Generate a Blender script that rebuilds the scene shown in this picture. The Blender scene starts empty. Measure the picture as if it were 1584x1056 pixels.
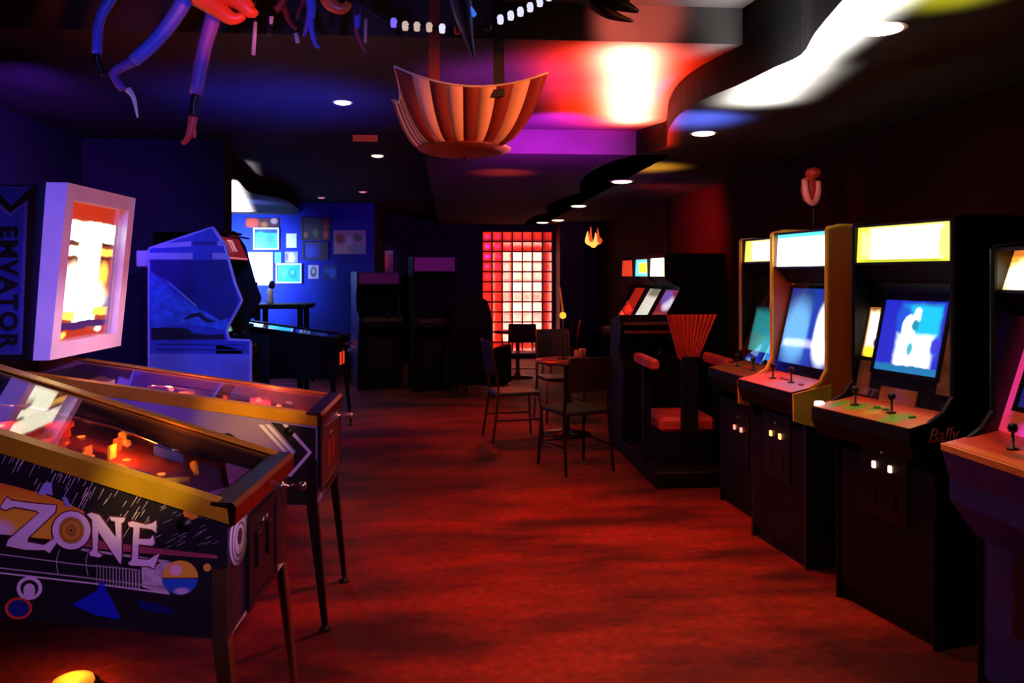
import bpy, bmesh, math, random
from mathutils import Vector, Matrix
random.seed(7)
R = math.radians
scene = bpy.context.scene
COL = scene.collection

# ------------------------------------------------------------------ camera
F = 1250.0; CU = 792.0; HZ = 425.0; H = 1.58; YAW = R(4.44)
cam_d = bpy.data.cameras.new('camera'); cam = bpy.data.objects.new('camera', cam_d); COL.objects.link(cam)
cam.location = (0, 0, H); cam.rotation_euler = (R(90), 0, -YAW)
cam_d.sensor_width = 36; cam_d.lens = F / 1584 * 36; cam_d.shift_y = -(528 - HZ) / 1584
cam_d.clip_start = .05; cam_d.clip_end = 200
scene.camera = cam
def at(u, v, d):
    """world point at forward distance d (metres) for a photo coordinate"""
    r = (u - CU) / F * d
    return Vector((r * math.cos(YAW) + d * math.sin(YAW), -r * math.sin(YAW) + d * math.cos(YAW), H - (v - HZ) / F * d))

# ------------------------------------------------------------------ world, exposure
w = bpy.data.worlds.new('night_world'); scene.world = w; w.use_nodes = True
w.node_tree.nodes['Background'].inputs[0].default_value = (.10, .10, .55, 1)
w.node_tree.nodes['Background'].inputs[1].default_value = .002
vs = scene.view_settings
vs.view_transform = 'Standard'; vs.look = 'None'; vs.exposure = 0; vs.gamma = 1; vs.use_curve_mapping = False

# ------------------------------------------------------------------ room lamps
def lamp(name, kind, loc, power, color, target=None, size=60, blend=.6, radius=.03, area=None):
    d = bpy.data.lights.new(name, kind); d.energy = power; d.color = color
    if kind == 'SPOT': d.spot_size = R(size); d.spot_blend = blend; d.shadow_soft_size = radius
    elif kind == 'POINT': d.shadow_soft_size = radius
    elif kind == 'AREA': d.shape = 'RECTANGLE'; d.size, d.size_y = area
    o = bpy.data.objects.new(name, d); COL.objects.link(o); o.location = loc
    if target is not None:
        o.rotation_euler = (Vector(target) - Vector(loc)).to_track_quat('-Z', 'Y').to_euler()
    return o
# red wash over the aisle floor
lamp('red_floor_spot', 'SPOT', (.75, 5.0, 2.62), 350, (1, .036, .001), (.55, 4.4, 0), 98, 1, .12)
lamp('red_floor_spot_far', 'SPOT', (.45, 8.8, 2.45), 170, (1, .030, .001), (.4, 8.4, 0), 92, 1, .1)
lamp('red_floor_spot_near', 'SPOT', (.5, 2.2, 2.7), 50, (1, .034, .001), (.7, 2.4, 0), 74, 1, .1)
# red and white-hot wash on the ceiling between pendant and soffit
def up_strip(name, a, b, z, width, power, color, spread=150):
    a = Vector(a); b = Vector(b); c = (a + b) / 2
    o = lamp(name, 'AREA', (c.x, c.y, z), power, color, None, area=(width, (b - a).length))
    o.rotation_euler = (math.pi, 0, -math.atan2(b.x - a.x, b.y - a.y)); o.data.spread = R(spread)
up_strip('ceiling_hot_strip', (.90, 4.0), (1.35, 5.95), 2.54, .12, 190, (1, .46, .27), 120)
up_strip('ceiling_red_strip', (.85, 4.1), (1.28, 5.95), 2.35, .4, 330, (1, .022, .003), 112)
lamp('ceiling_magenta_wash', 'SPOT', (.75, 5.3, 2.3), 420, (.8, .02, 1), (.8, 6.35, 2.62), 76, .9, .05)
lamp('ceiling_violet_wash', 'SPOT', (.35, 4.6, 1.9), 110, (.45, .03, .5), (.4, 4.7, 2.75), 90, .9, .05)
lamp('ceiling_pink_near', 'SPOT', (.62, 2.9, 2.25), 620, (1, .16, .10), (.92, 3.9, 2.82), 24, .8, .05)
# wash lights on the soffit underside
up_strip('soffit_white', (1.38, 2.4), (1.56, 3.7), 2.30, .2, 62, (1, .95, .85), 76)
up_strip('soffit_white_far', (1.56, 3.6), (1.70, 4.35), 2.28, .22, 30, (1, .92, .82), 92)
lamp('soffit_blue', 'SPOT', (1.50, 4.75, 2.02), 120, (.10, .16, 1), (1.5, 4.85, 2.53), 76, 1, .05)
lamp('soffit_amber', 'SPOT', (1.72, 7.0, 2.0), 90, (1, .40, .02), (1.72, 7.05, 2.53), 84, 1, .05)
lamp('ceiling_far_red', 'SPOT', (.5, 7.4, 1.9), 60, (1, .06, .006), (.5, 7.5, 2.53), 62, 1, .05)
lamp('soffit_lime', 'SPOT', (1.70, 2.62, 2.15), 40, (.75, .7, .02), (1.69, 2.62, 2.53), 66, 1, .05)
# blue and violet wash on the left side
lamp('blue_key', 'SPOT', (-1.1, .4, 2.5), 330, (.07, .08, 1), (-1.9, 3.4, 1.6), 40, .9, .1)
lamp('violet_key', 'SPOT', (1.2, .3, 2.3), 250, (.80, .32, 1), (-1.15, 2.9, 1.0), 40, .9, .1)
lamp('amber_rail_fill', 'SPOT', (.5, .6, 2.6), 620, (1, .60, .02), (-.83, 2.36, 1.02), 6.5, 1, .03)  # unseen overhead spot added to brighten the near rail yellow
lamp('amber_rail_fill_far', 'SPOT', (.5, .6, 2.6), 900, (1, .55, .02), (-.86, 3.63, 1.0), 8, 1, .03)  # second added spot, for the rail of the machine behind
lamp('pink_bezel_spot', 'SPOT', (1.1, 3.3, 2.4), 230, (1, .55, .85), (-1.62, 3.9, 1.5), 24, .8, .05)
lamp('blue_wall', 'SPOT', (-2.1, 4.3, 2.5), 260, (.20, .03, 1), (-3.05, 5.9, 2.1), 84, 1, .1)
lamp('creature_red_fill', 'SPOT', (.3, 1.5, 1.9), 110, (1, .10, .02), at(365, 12, 2.7), 15, .8, .03)  # added spot to brighten the orange shell
lamp('creature_blue_fill', 'SPOT', (-.5, 1.2, 2.0), 60, (.16, .16, 1), at(400, 50, 2.8), 46, .9, .03)  # added spot to brighten the blue limbs
lamp('blue_ceiling', 'SPOT', (-.9, 5.2, 1.7), 110, (.015, .04, 1), (-1.1, 5.4, 2.72), 105, 1, .1)
lamp('blue_side_art', 'SPOT', (-.9, 3.2, 2.45), 200, (.11, .18, 1), (-1.9, 6.2, 1.4), 30, .7, .1)
lamp('picture_wall_light', 'SPOT', (-3.35, 11.9, 1.75), 420, (.30, .50, 1), (-3.35, 13, 1.65), 118, .8, .08)
lamp('picture_wall_fill', 'SPOT', (-2.4, 9.6, 2.3), 50, (.12, .2, 1), (-2.9, 13, 1.7), 42, .9, .1)
up_strip('soffit_left_white', (-2.32, 8.3), (-3.15, 12.4), 2.3, .24, 330, (1, .92, .95), 76)
lamp('soffit_left_blue', 'SPOT', (-2.7, 10.6, 1.9), 90, (.12, .2, 1), (-2.8, 10.8, 2.53), 110, 1, .08)
lamp('pendant_fill', 'SPOT', (1.2, 2.3, 2.5), 110, (1, .22, .07), (.06, 3.4, 2.25), 24, .9, .04)  # added spot to brighten the pendant from its right
lamp('right_wall_red', 'SPOT', (1.6, 8.2, 2.3), 170, (1, .03, .005), (2.8, 8.8, 1.9), 90, 1, .1)
# light box behind the glass blocks
lamp('glass_block_red', 'AREA', (1.15, 15.95, 1.3), 60, (1, .018, .003), (1.15, 15.0, 1.3), area=(1.5, 2.4))
for zz in (.5, .95, 1.4, 1.85):
  for xx in (1.24, 1.58): lamp('glass_block_bulb', 'POINT', (xx, 15.50, zz), 13, (1, .46, .34), None, radius=.06)

# ------------------------------------------------------------------ materials
MATS = {}
def mat(name, col, rough=.5, metal=0., emis=None, es=1., var=.18, scale=6., spec=.5, coat=0.):
    if name in MATS: return MATS[name]
    m = bpy.data.materials.new(name); m.use_nodes = True; nt = m.node_tree; n = nt.nodes; l = nt.links
    b = n['Principled BSDF']
    b.inputs['Roughness'].default_value = rough; b.inputs['Metallic'].default_value = metal
    b.inputs['Specular IOR Level'].default_value = spec; b.inputs['Coat Weight'].default_value = coat
    if var:
        tc = n.new('ShaderNodeTexCoord'); ns = n.new('ShaderNodeTexNoise'); ns.inputs['Scale'].default_value = scale
        ns.inputs['Detail'].default_value = 4
        l.new(tc.outputs['Object'], ns.inputs['Vector'])
        rp = n.new('ShaderNodeValToRGB')
        rp.color_ramp.elements[0].position = .3; rp.color_ramp.elements[1].position = .7
        rp.color_ramp.elements[0].color = tuple(c * (1 - var) for c in col) + (1,)
        rp.color_ramp.elements[1].color = tuple(min(1, c * (1 + var)) for c in col) + (1,)
        l.new(ns.outputs['Fac'], rp.inputs['Fac']); l.new(rp.outputs['Color'], b.inputs['Base Color'])
    else:
        b.inputs['Base Color'].default_value = tuple(col) + (1,)
    if emis:
        b.inputs['Emission Color'].default_value = tuple(emis) + (1,); b.inputs['Emission Strength'].default_value = es
    MATS[name] = m
    return m
def paint(name, base, shapes, axes='xz', emit=False, rough=.35, noise=0.):
    """flat print: coloured soft shapes over a base colour, laid out on the panel's own 0..1 extent"""
    if name in MATS: return MATS[name]
    m = bpy.data.materials.new(name); m.use_nodes = True; nt = m.node_tree; n = nt.nodes; l = nt.links
    b = n['Principled BSDF']; b.inputs['Roughness'].default_value = rough
    tc = n.new('ShaderNodeTexCoord'); sp = n.new('ShaderNodeSeparateXYZ'); l.new(tc.outputs['Generated'], sp.inputs[0])
    cb = n.new('ShaderNodeCombineXYZ')
    for k, a in enumerate(axes): l.new(sp.outputs['XYZ'.index(a.upper())], cb.inputs[k])
    vec = cb.outputs[0]
    if noise:
        ns = n.new('ShaderNodeTexNoise'); ns.inputs['Scale'].default_value = 7; l.new(vec, ns.inputs['Vector'])
        s1 = n.new('ShaderNodeVectorMath'); s1.operation = 'SUBTRACT'; l.new(ns.outputs['Color'], s1.inputs[0]); s1.inputs[1].default_value = (.5, .5, .5)
        s2 = n.new('ShaderNodeVectorMath'); s2.operation = 'SCALE'; l.new(s1.outputs[0], s2.inputs[0]); s2.inputs['Scale'].default_value = noise
        s3 = n.new('ShaderNodeVectorMath'); s3.operation = 'ADD'; l.new(vec, s3.inputs[0]); l.new(s2.outputs[0], s3.inputs[1]); vec = s3.outputs[0]
    prev = None; bc = tuple(base) + (1,)
    for (kind, cx, cy, hx, hy, soft, col) in shapes:
        s = n.new('ShaderNodeVectorMath'); s.operation = 'SUBTRACT'; l.new(vec, s.inputs[0]); s.inputs[1].default_value = (cx, cy, 0)
        dv = n.new('ShaderNodeVectorMath'); dv.operation = 'DIVIDE'; l.new(s.outputs[0], dv.inputs[0]); dv.inputs[1].default_value = (hx, hy, 1)
        mu = n.new('ShaderNodeVectorMath'); mu.operation = 'MULTIPLY'; l.new(dv.outputs[0], mu.inputs[0]); mu.inputs[1].default_value = (1, 1, 0)
        if kind == 'ell':
            q = n.new('ShaderNodeVectorMath'); q.operation = 'LENGTH'; l.new(mu.outputs[0], q.inputs[0]); val = q.outputs['Value']
        else:
            q = n.new('ShaderNodeVectorMath'); q.operation = 'ABSOLUTE'; l.new(mu.outputs[0], q.inputs[0])
            sx = n.new('ShaderNodeSeparateXYZ'); l.new(q.outputs[0], sx.inputs[0])
            mx = n.new('ShaderNodeMath'); mx.operation = 'MAXIMUM'; l.new(sx.outputs[0], mx.inputs[0]); l.new(sx.outputs[1], mx.inputs[1]); val = mx.outputs[0]
        mr = n.new('ShaderNodeMapRange'); mr.interpolation_type = 'SMOOTHSTEP'
        mr.inputs['From Min'].default_value = 1 + soft; mr.inputs['From Max'].default_value = 1 - soft
        l.new(val, mr.inputs['Value'])
        mi = n.new('ShaderNodeMix'); mi.data_type = 'RGBA'
        l.new(mr.outputs[0], mi.inputs[0])
        if prev is None: mi.inputs[6].default_value = bc
        else: l.new(prev, mi.inputs[6])
        mi.inputs[7].default_value = tuple(col) + (1,); prev = mi.outputs[2]
    tgt = 'Emission Color' if emit else 'Base Color'
    if prev is None: b.inputs[tgt].default_value = bc
    else: l.new(prev, b.inputs[tgt])
    if emit:
        b.inputs['Base Color'].default_value = (.02, .02, .02, 1); b.inputs['Emission Strength'].default_value = 1
    MATS[name] = m
    return m
def glass_mat():
    m = bpy.data.materials.new('clear_glass'); m.use_nodes = True; nt = m.node_tree; n = nt.nodes; l = nt.links
    n.remove(n['Principled BSDF'])
    t = n.new('ShaderNodeBsdfTransparent'); t.inputs[0].default_value = (.95, .95, .95, 1)
    g = n.new('ShaderNodeBsdfGlossy'); g.inputs['Roughness'].default_value = .015
    lw = n.new('ShaderNodeLayerWeight'); lw.inputs['Blend'].default_value = .5
    pw = n.new('ShaderNodeMath'); pw.operation = 'POWER'; l.new(lw.outputs['Facing'], pw.inputs[0]); pw.inputs[1].default_value = 3.4
    f = n.new('ShaderNodeMath'); f.operation = 'MULTIPLY_ADD'; l.new(pw.outputs[0], f.inputs[0]); f.inputs[1].default_value = .93; f.inputs[2].default_value = .03
    mx = n.new('ShaderNodeMixShader'); l.new(f.outputs[0], mx.inputs[0]); l.new(t.outputs[0], mx.inputs[1]); l.new(g.outputs[0], mx.inputs[2])
    l.new(mx.outputs[0], n['Material Output'].inputs[0]); return m
GLASS = glass_mat()
def block_mat():
    m = bpy.data.materials.new('glass_block'); m.use_nodes = True; nt = m.node_tree; n = nt.nodes; l = nt.links
    n.remove(n['Principled BSDF'])
    t = n.new('ShaderNodeBsdfTranslucent'); t.inputs[0].default_value = (.85, .85, .85, 1)
    g = n.new('ShaderNodeBsdfGlossy'); g.inputs['Roughness'].default_value = .15
    tc = n.new('ShaderNodeTexCoord'); ns = n.new('ShaderNodeTexNoise'); ns.inputs['Scale'].default_value = 14; l.new(tc.outputs['Object'], ns.inputs['Vector'])
    bp = n.new('ShaderNodeBump'); bp.inputs['Strength'].default_value = .3; l.new(ns.outputs[0], bp.inputs['Height']); l.new(bp.outputs[0], g.inputs['Normal'])
    mx = n.new('ShaderNodeMixShader'); mx.inputs[0].default_value = .08; l.new(t.outputs[0], mx.inputs[1]); l.new(g.outputs[0], mx.inputs[2])
    l.new(mx.outputs[0], n['Material Output'].inputs[0]); return m

BLACK = mat('black_laminate', (.004, .004, .005), .55, spec=.2)
BLACKM = mat('black_metal', (.010, .010, .012), .4, .4)
CHROME = mat('chrome', (.55, .55, .56), .18, 1.)
YELRAIL = mat('yellow_glint_rail', (.80, .50, .02), .38, .55, var=.3, scale=3)  # reflected yellow light put into the rail colour
DARKWOOD = mat('dark_wood', (.05, .022, .012), .5)
WHITE = mat('white_plastic', (.8, .8, .8), .4, var=.05)
REDP = mat('red_plastic', (.55, .02, .02), .35)

# ------------------------------------------------------------------ mesh helpers
def link(name, bm, m, parent=None, smooth=False):
    me = bpy.data.meshes.new(name); bmesh.ops.recalc_face_normals(bm, faces=bm.faces[:])
    bm.to_mesh(me); bm.free()
    if m: me.materials.append(m)
    if smooth:
        for p in me.polygons: p.use_smooth = True
    o = bpy.data.objects.new(name, me); COL.objects.link(o)
    if parent: o.parent = parent
    return o
def tag(o, label, cat, group=None):
    o['label'] = label; o['category'] = cat
    if group: o['group'] = group
    return o
def struct(o, label=None):
    o['kind'] = 'structure'
    if label: o['label'] = label
    return o
def thing(name, label, cat, loc=(0, 0, 0), rz=0., group=None):
    o = bpy.data.objects.new(name, None); COL.objects.link(o); o.location = loc; o.rotation_euler = (0, 0, rz)
    o.empty_display_size = .1
    return tag(o, label, cat, group)
def copy_tree(o, parent=None):
    c = o.copy(); COL.objects.link(c)
    if parent: c.parent = parent
    for ch in list(o.children): copy_tree(ch, c)
    return c
def box(bm, lo, hi, M=None):
    x0, y0, z0 = lo; x1, y1, z1 = hi
    vs_ = [Vector(p) for p in ((x0, y0, z0), (x1, y0, z0), (x1, y1, z0), (x0, y1, z0), (x0, y0, z1), (x1, y0, z1), (x1, y1, z1), (x0, y1, z1))]
    if M: vs_ = [M @ v for v in vs_]
    v = [bm.verts.new(p) for p in vs_]
    for f in ((0, 3, 2, 1), (4, 5, 6, 7), (0, 1, 5, 4), (1, 2, 6, 5), (2, 3, 7, 6), (3, 0, 4, 7)): bm.faces.new([v[i] for i in f])
    return bm
def bevel(bm, r=.004, seg=1):
    bmesh.ops.bevel(bm, geom=bm.edges[:], offset=r, segments=seg, affect='EDGES', profile=.6); return bm
def BX(name, lo, hi, m, parent=None, bev=0.):
    bm = box(bmesh.new(), lo, hi)
    if bev: bevel(bm, bev)
    return link(name, bm, m, parent)
def loft(bm, rings, cap=True):
    rr = [[bm.verts.new(p) for p in r] for r in rings]; k = len(rr[0])
    for a, b in zip(rr, rr[1:]):
        for i in range(k): bm.faces.new((a[i], a[(i + 1) % k], b[(i + 1) % k], b[i]))
    if cap: bm.faces.new(rr[0][::-1]); bm.faces.new(rr[-1])
    return bm
def prism(bm, pts, off):
    """polygon of 3D points extruded by vector off"""
    off = Vector(off); a = [bm.verts.new(Vector(p)) for p in pts]; b = [bm.verts.new(Vector(p) + off) for p in pts]; k = len(a)
    bm.faces.new(a[::-1]); bm.faces.new(b)
    for i in range(k): bm.faces.new((a[i], a[(i + 1) % k], b[(i + 1) % k], b[i]))
    return bm
def PR(name, pts, off, m, parent=None): return link(name, prism(bmesh.new(), pts, off), m, parent)
def tube(bm, path, rad, n=8):
    path = [Vector(p) for p in path]
    rad = rad if isinstance(rad, (list, tuple)) else [rad] * len(path)
    rings = []; up = Vector((.13, .31, .94))
    for i, p in enumerate(path):
        t = (path[min(i + 1, len(path) - 1)] - path[max(i - 1, 0)]).normalized()
        a = t.cross(up)
        if a.length < .05: a = t.cross(Vector((1, 0, 0)))
        a.normalize(); b = t.cross(a)
        rings.append([p + (a * math.cos(2 * math.pi * k / n) + b * math.sin(2 * math.pi * k / n)) * rad[i] for k in range(n)])
    return loft(bm, rings)
def TB(name, path, rad, m, parent=None, n=8): return link(name, tube(bmesh.new(), path, rad, n), m, parent, True)
def smoothpath(pts, sub=4):
    P = [Vector(p) for p in pts]; out = []
    for i in range(len(P) - 1):
        p0 = P[max(i - 1, 0)]; p1 = P[i]; p2 = P[i + 1]; p3 = P[min(i + 2, len(P) - 1)]
        for k in range(sub):
            t = k / sub
            out.append(.5 * ((2 * p1) + (p2 - p0) * t + (2 * p0 - 5 * p1 + 4 * p2 - p3) * t * t + (3 * p1 - p0 - 3 * p2 + p3) * t ** 3))
    return out + [P[-1]]
def lathe(bm, prof, c=(0, 0, 0), n=16, axis='z'):
    rings = []; c = Vector(c)
    for r, z in prof:
        ring = []
        for k in range(n):
            a = 2 * math.pi * k / n
            p = Vector((r * math.cos(a), r * math.sin(a), z))
            if axis == 'x': p = Vector((z, r * math.cos(a), r * math.sin(a)))
            if axis == 'y': p = Vector((r * math.cos(a), -z, r * math.sin(a)))
            ring.append(c + p)
        rings.append(ring)
    return loft(bm, rings)
def LT(name, prof, c, m, parent=None, n=16, axis='z'): return link(name, lathe(bmesh.new(), prof, c, n, axis), m, parent, True)
def ring_pts(c, rx, rz, n, fn): return [fn(c[0] + rx * math.cos(2 * math.pi * k / n), c[1] + rz * math.sin(2 * math.pi * k / n)) for k in range(n)]
def annulus(bm, cen, rx, rz, k_in, fn, off, n=28):
    off = Vector(off)
    o = [Vector(p) for p in ring_pts(cen, rx, rz, n, fn)]; i = [Vector(p) for p in ring_pts(cen, rx * k_in, rz * k_in, n, fn)]
    V = [[bm.verts.new(p) for p in L] for L in (o, i, [p + off for p in i], [p + off for p in o])]
    for j in range(4):
        a, b = V[j], V[(j + 1) % 4]
        for k in range(n): bm.faces.new((a[k], a[(k + 1) % n], b[(k + 1) % n], b[k]))
    return bm
def text_mesh(name, s, size, m, parent, M, shear=0., depth=.0012, spacing=1., bold=0.):
    cu = bpy.data.curves.new(name, 'FONT'); cu.body = s; cu.size = size; cu.extrude = depth; cu.align_x = 'CENTER'; cu.align_y = 'CENTER'; cu.shear = shear
    cu.space_character = spacing; cu.offset = bold
    o = bpy.data.objects.new('tmp_text', cu); COL.objects.link(o)
    bpy.context.view_layer.update()
    me = bpy.data.meshes.new_from_object(o.evaluated_get(bpy.context.evaluated_depsgraph_get()))
    bpy.data.objects.remove(o); bpy.data.curves.remove(cu)
    me.transform(M); me.materials.clear(); me.materials.append(m); me.name = name
    r = bpy.data.objects.new(name, me); COL.objects.link(r); r.parent = parent
    return r

# ------------------------------------------------------------------ room shell
def floor_mat():
    m = bpy.data.materials.new('worn_concrete_floor'); m.use_nodes = True; nt = m.node_tree; n = nt.nodes; l = nt.links
    b = n['Principled BSDF']; tc = n.new('ShaderNodeTexCoord')
    mp = n.new('ShaderNodeMapping'); mp.inputs['Scale'].default_value = (.55, 1.5, 1); l.new(tc.outputs['Object'], mp.inputs[0])
    a = n.new('ShaderNodeTexNoise'); a.inputs['Scale'].default_value = 1.6; a.inputs['Detail'].default_value = 7; a.inputs['Roughness'].default_value = .62; l.new(mp.outputs[0], a.inputs['Vector'])
    c = n.new('ShaderNodeTexNoise'); c.inputs['Scale'].default_value = 22; c.inputs['Detail'].default_value = 3; l.new(tc.outputs['Object'], c.inputs['Vector'])
    r1 = n.new('ShaderNodeValToRGB'); e = r1.color_ramp.elements
    e[0].position = .38; e[0].color = (.035, .005, .0015, 1); e[1].position = .62; e[1].color = (.25, .030, .006, 1)
    l.new(a.outputs[0], r1.inputs[0])
    r2 = n.new('ShaderNodeValToRGB'); e = r2.color_ramp.elements
    e[0].position = .3; e[0].color = (.6, .6, .6, 1); e[1].position = .7; e[1].color = (1.1, 1.1, 1.1, 1); l.new(c.outputs[0], r2.inputs[0])
    mx = n.new('ShaderNodeMix'); mx.data_type = 'RGBA'; mx.blend_type = 'MULTIPLY'; mx.inputs[0].default_value = 1
    l.new(r1.outputs[0], mx.inputs[6]); l.new(r2.outputs[0], mx.inputs[7]); l.new(mx.outputs[2], b.inputs['Base Color'])
    b.inputs['Roughness'].default_value = .6; b.inputs['Specular IOR Level'].default_value = .25
    bp = n.new('ShaderNodeBump'); bp.inputs['Strength'].default_value = .15; l.new(c.outputs[0], bp.inputs['Height']); l.new(bp.outputs[0], b.inputs['Normal'])
    return m
WALLDARK = mat('dark_wall_paint', (.018, .018, .03), .8, scale=2, spec=.1)
WALLBLUE = mat('blue_wall_paint', (.012, .03, .42), .7, scale=2, spec=.2)
WALLRED = mat('oxblood_wall_paint', (.035, .004, .003), .8, scale=2, spec=.05)
CEIL = mat('ceiling_paint', (.055, .05, .055), .85, scale=2, spec=.02)
FASCIA = mat('shaded_fascia', (.005, .005, .006), .8, scale=2, spec=.05)  # unlit look of the soffit sides put into a near-black colour
SOFF = mat('soffit_paint', (.085, .085, .085), .8, scale=3, spec=.02)
struct(BX('floor', (-6.5, -2.2, -.1), (3.1, 16.3, 0), floor_mat()))
struct(BX('wall_left', (-3.25, -2.2, 0), (-3.05, 7.0, 2.95), WALLDARK))
struct(BX('wall_left_pier', (-3.25, 7.0, 0), (-1.9, 7.25, 2.95), WALLDARK))
struct(BX('wall_alcove_left', (-6.5, 7.25, 0), (-6.3, 13.2, 2.95), WALLDARK))
struct(BX('wall_pictures', (-6.5, 13.0, 0), (-1.2, 13.2, 2.95), WALLBLUE))
struct(BX('wall_right', (2.8, -2.2, 0), (3.0, 15.4, 2.95), WALLRED))
struct(BX('wall_near', (-3.25, -2.4, 0), (3.0, -2.2, 2.95), WALLDARK))
GBX0, GBX1, GBZ0, GBZ1, GBY = .62, 1.95, .12, 2.40, 15.2
bm = bmesh.new()
box(bm, (-1.4, GBY, 0), (GBX0, GBY + .2, 2.95)); box(bm, (GBX1, GBY, 0), (2.8, GBY + .2, 2.95))
box(bm, (GBX0, GBY, 0), (GBX1, GBY + .2, GBZ0)); box(bm, (GBX0, GBY, GBZ1), (GBX1, GBY + .2, 2.95))
struct(link('wall_back', bm, WALLDARK))
struct(BX('wall_return', (-1.4, 13.2, 0), (-1.2, GBY, 2.95), WALLDARK))
struct(BX('trim_pillar', (2.0, 14.55, 0), (2.45, 15.19, 2.53), BLACK))
struct(BX('ceiling', (-6.5, 3.9, 2.72), (3.0, 15.4, 2.95), CEIL))
struct(BX('ceiling_raised', (-3.25, -2.4, 2.9), (3.0, 3.9, 2.95), CEIL))
struct(BX('ceiling_lowered', (-.2, 6.3, 2.53), (1.75, 15.2, 2.73), CEIL))
# wavy soffit along the right wall
edge = [(1.62, .6), (1.42, 1.2), (1.30, 1.9), (1.33, 2.5), (1.38, 2.82), (1.44, 3.1), (1.515, 3.38), (1.485, 3.6), (1.44, 3.95), (1.37, 4.3), (1.36, 4.7), (1.43, 5.18), (1.56, 5.7),
        (1.60, 5.9), (1.55, 6.05), (1.46, 6.35), (1.35, 6.75), (1.30, 7.4), (1.33, 8.1), (1.45, 8.9), (1.5, 9.3), (1.38, 10), (1.33, 10.8), (1.4, 11.6), (1.5, 12.2), (1.38, 13), (1.35, 14), (1.4, 15.2)]
ed = [(p.x, p.y) for p in smoothpath([(x, y, 0) for x, y in edge], 3)]
poly = [(x, y, 2.53) for x, y in ed] + [(2.8, 15.2, 2.53), (2.8, .6, 2.53)]
def soffit(name, pts, off):
    o = PR(name, pts, off, SOFF); o.data.materials.append(FASCIA)
    for p in o.data.polygons:
        if abs(p.normal.z) < .5: p.material_index = 1
    return struct(o)
soffit('ceiling_soffit_right', poly, (0, 0, .36))
# wavy soffit in the left alcove
edl = [at(300, 232, 6.15), at(360, 272, 7.76), at(372, 284, 8.4), at(386, 298, 9.3), at(412, 302, 9.7), at(440, 309, 10.2), at(455, 318, 11.1), at(463, 326, 12.0), at(455, 334, 13.0)]
edl = [(p.x, max(p.y, 7.3), 2.53) for p in edl[1:]]
edl = [(-2.05, 7.3, 2.53)] + [tuple(p) for p in smoothpath(edl, 3)]
edl[-1] = (edl[-1][0], 13.0, 2.53)
soffit('ceiling_soffit_left', edl + [(-6.3, 13.0, 2.53), (-6.3, 7.3, 2.53)], (0, 0, .22))
struct(BX('baseboard_pictures', (-6.3, 12.97, 0), (-1.2, 13.0, .14), BLACK))
struct(BX('baseboard_right', (2.77, -2.2, 0), (2.8, 15.2, .12), BLACK))

# ------------------------------------------------------------------ glass block window
win = bpy.data.objects.new('window_1', None); COL.objects.link(win); win.location = (GBX0, GBY, GBZ0); struct(win, 'backlit glass block window glowing red and white in the end wall')
nc, nr = 7, 12; bw = (GBX1 - GBX0) / nc; bh = (GBZ1 - GBZ0) / nr
bm = bmesh.new()
for i in range(nc + 1): box(bm, (i * bw - .014 + (.014 if i == 0 else 0), .05, 0), (i * bw + (.014 if i < nc else 0), .13, nr * bh))
for j in range(nr + 1): box(bm, (0, .05, max(0, j * bh - .014)), (nc * bw, .13, min(nr * bh, j * bh + .014)))
link('mortar', bm, mat('red_mortar', (.08, .012, .01), .8), win)
bmm = bmesh.new(); g = .014
x0, x1, z0, z1 = g, bw - g, g, bh - g; i = .04
rg = [[bmm.verts.new(p) for p in r] for r in ([(x0 + i, .02, z0 + i), (x1 - i, .02, z0 + i), (x1 - i, .02, z1 - i), (x0 + i, .02, z1 - i)],
           [(x0, .045, z0), (x1, .045, z0), (x1, .045, z1), (x0, .045, z1)], [(x0, .12, z0), (x1, .12, z0), (x1, .12, z1), (x0, .12, z1)])]
bmm.faces.new(rg[0])
for ra, rb in zip(rg, rg[1:]):
    for k in range(4): bmm.faces.new((ra[k], ra[(k + 1) % 4], rb[(k + 1) % 4], rb[k]))
blk = link('glass_block', bmm, block_mat(), win)
for a in range(nc):
    for b in range(nr):
        o = blk if a == b == 0 else blk.copy()
        if o is not blk: COL.objects.link(o)
        o.parent = win; o.location = (a * bw, 0, b * bh)

# ------------------------------------------------------------------ recessed ceiling lights
def downlight(loc, r, label, group, power, energy=0., col=(1, .72, .4)):
    t = thing('recessed_downlight', label, 'downlight', loc, 0, group)
    link('trim_ring', annulus(bmesh.new(), (0, 0), r * 1.22, r * 1.22, .8, lambda x, y: (x, y, -.006), (0, 0, .012), 24), mat('downlight_trim', (.5, .45, .4), .4), t)
    LT('lens', [(r, -.001), (r * .96, -.012), (r * .5, -.02), (.001, -.022)], (0, 0, 0), mat('lit_lens_%d' % int(power * 10), (.8, .8, .8), .5, emis=col, es=power, var=0), t, 20)
    if energy: lamp('downlight_beam', 'SPOT', (loc[0], loc[1], loc[2] - .04), energy, (1, .62, .34), (loc[0], loc[1], 0), 75, .8, .04)
for (u, v, e, lb, gp) in ((1365, 43, 24, 'large round downlight beside the white lit edge of the wavy soffit', None), (1088, 205, 5, 'round downlight in the blue lit lobe of the wavy soffit', None),
                   (962, 280, 2, 'round downlight next to the amber lit lobe of the wavy soffit', None), (895, 318, 1, 'small downlight of the soffit row running to the glass blocks', 'far soffit downlights'),
                   (863, 340, 0, 'small downlight of the soffit row running to the glass blocks', 'far soffit downlights'), (839, 351, 0, 'small downlight of the soffit row running to the glass blocks', 'far soffit downlights')):
    d = min(14.6, .95 * F / (HZ - v)); p = at(u, v, d)
    downlight((p.x, p.y, 2.53), .075 if v < 250 else .10, lb, gp, 6, e)
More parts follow.
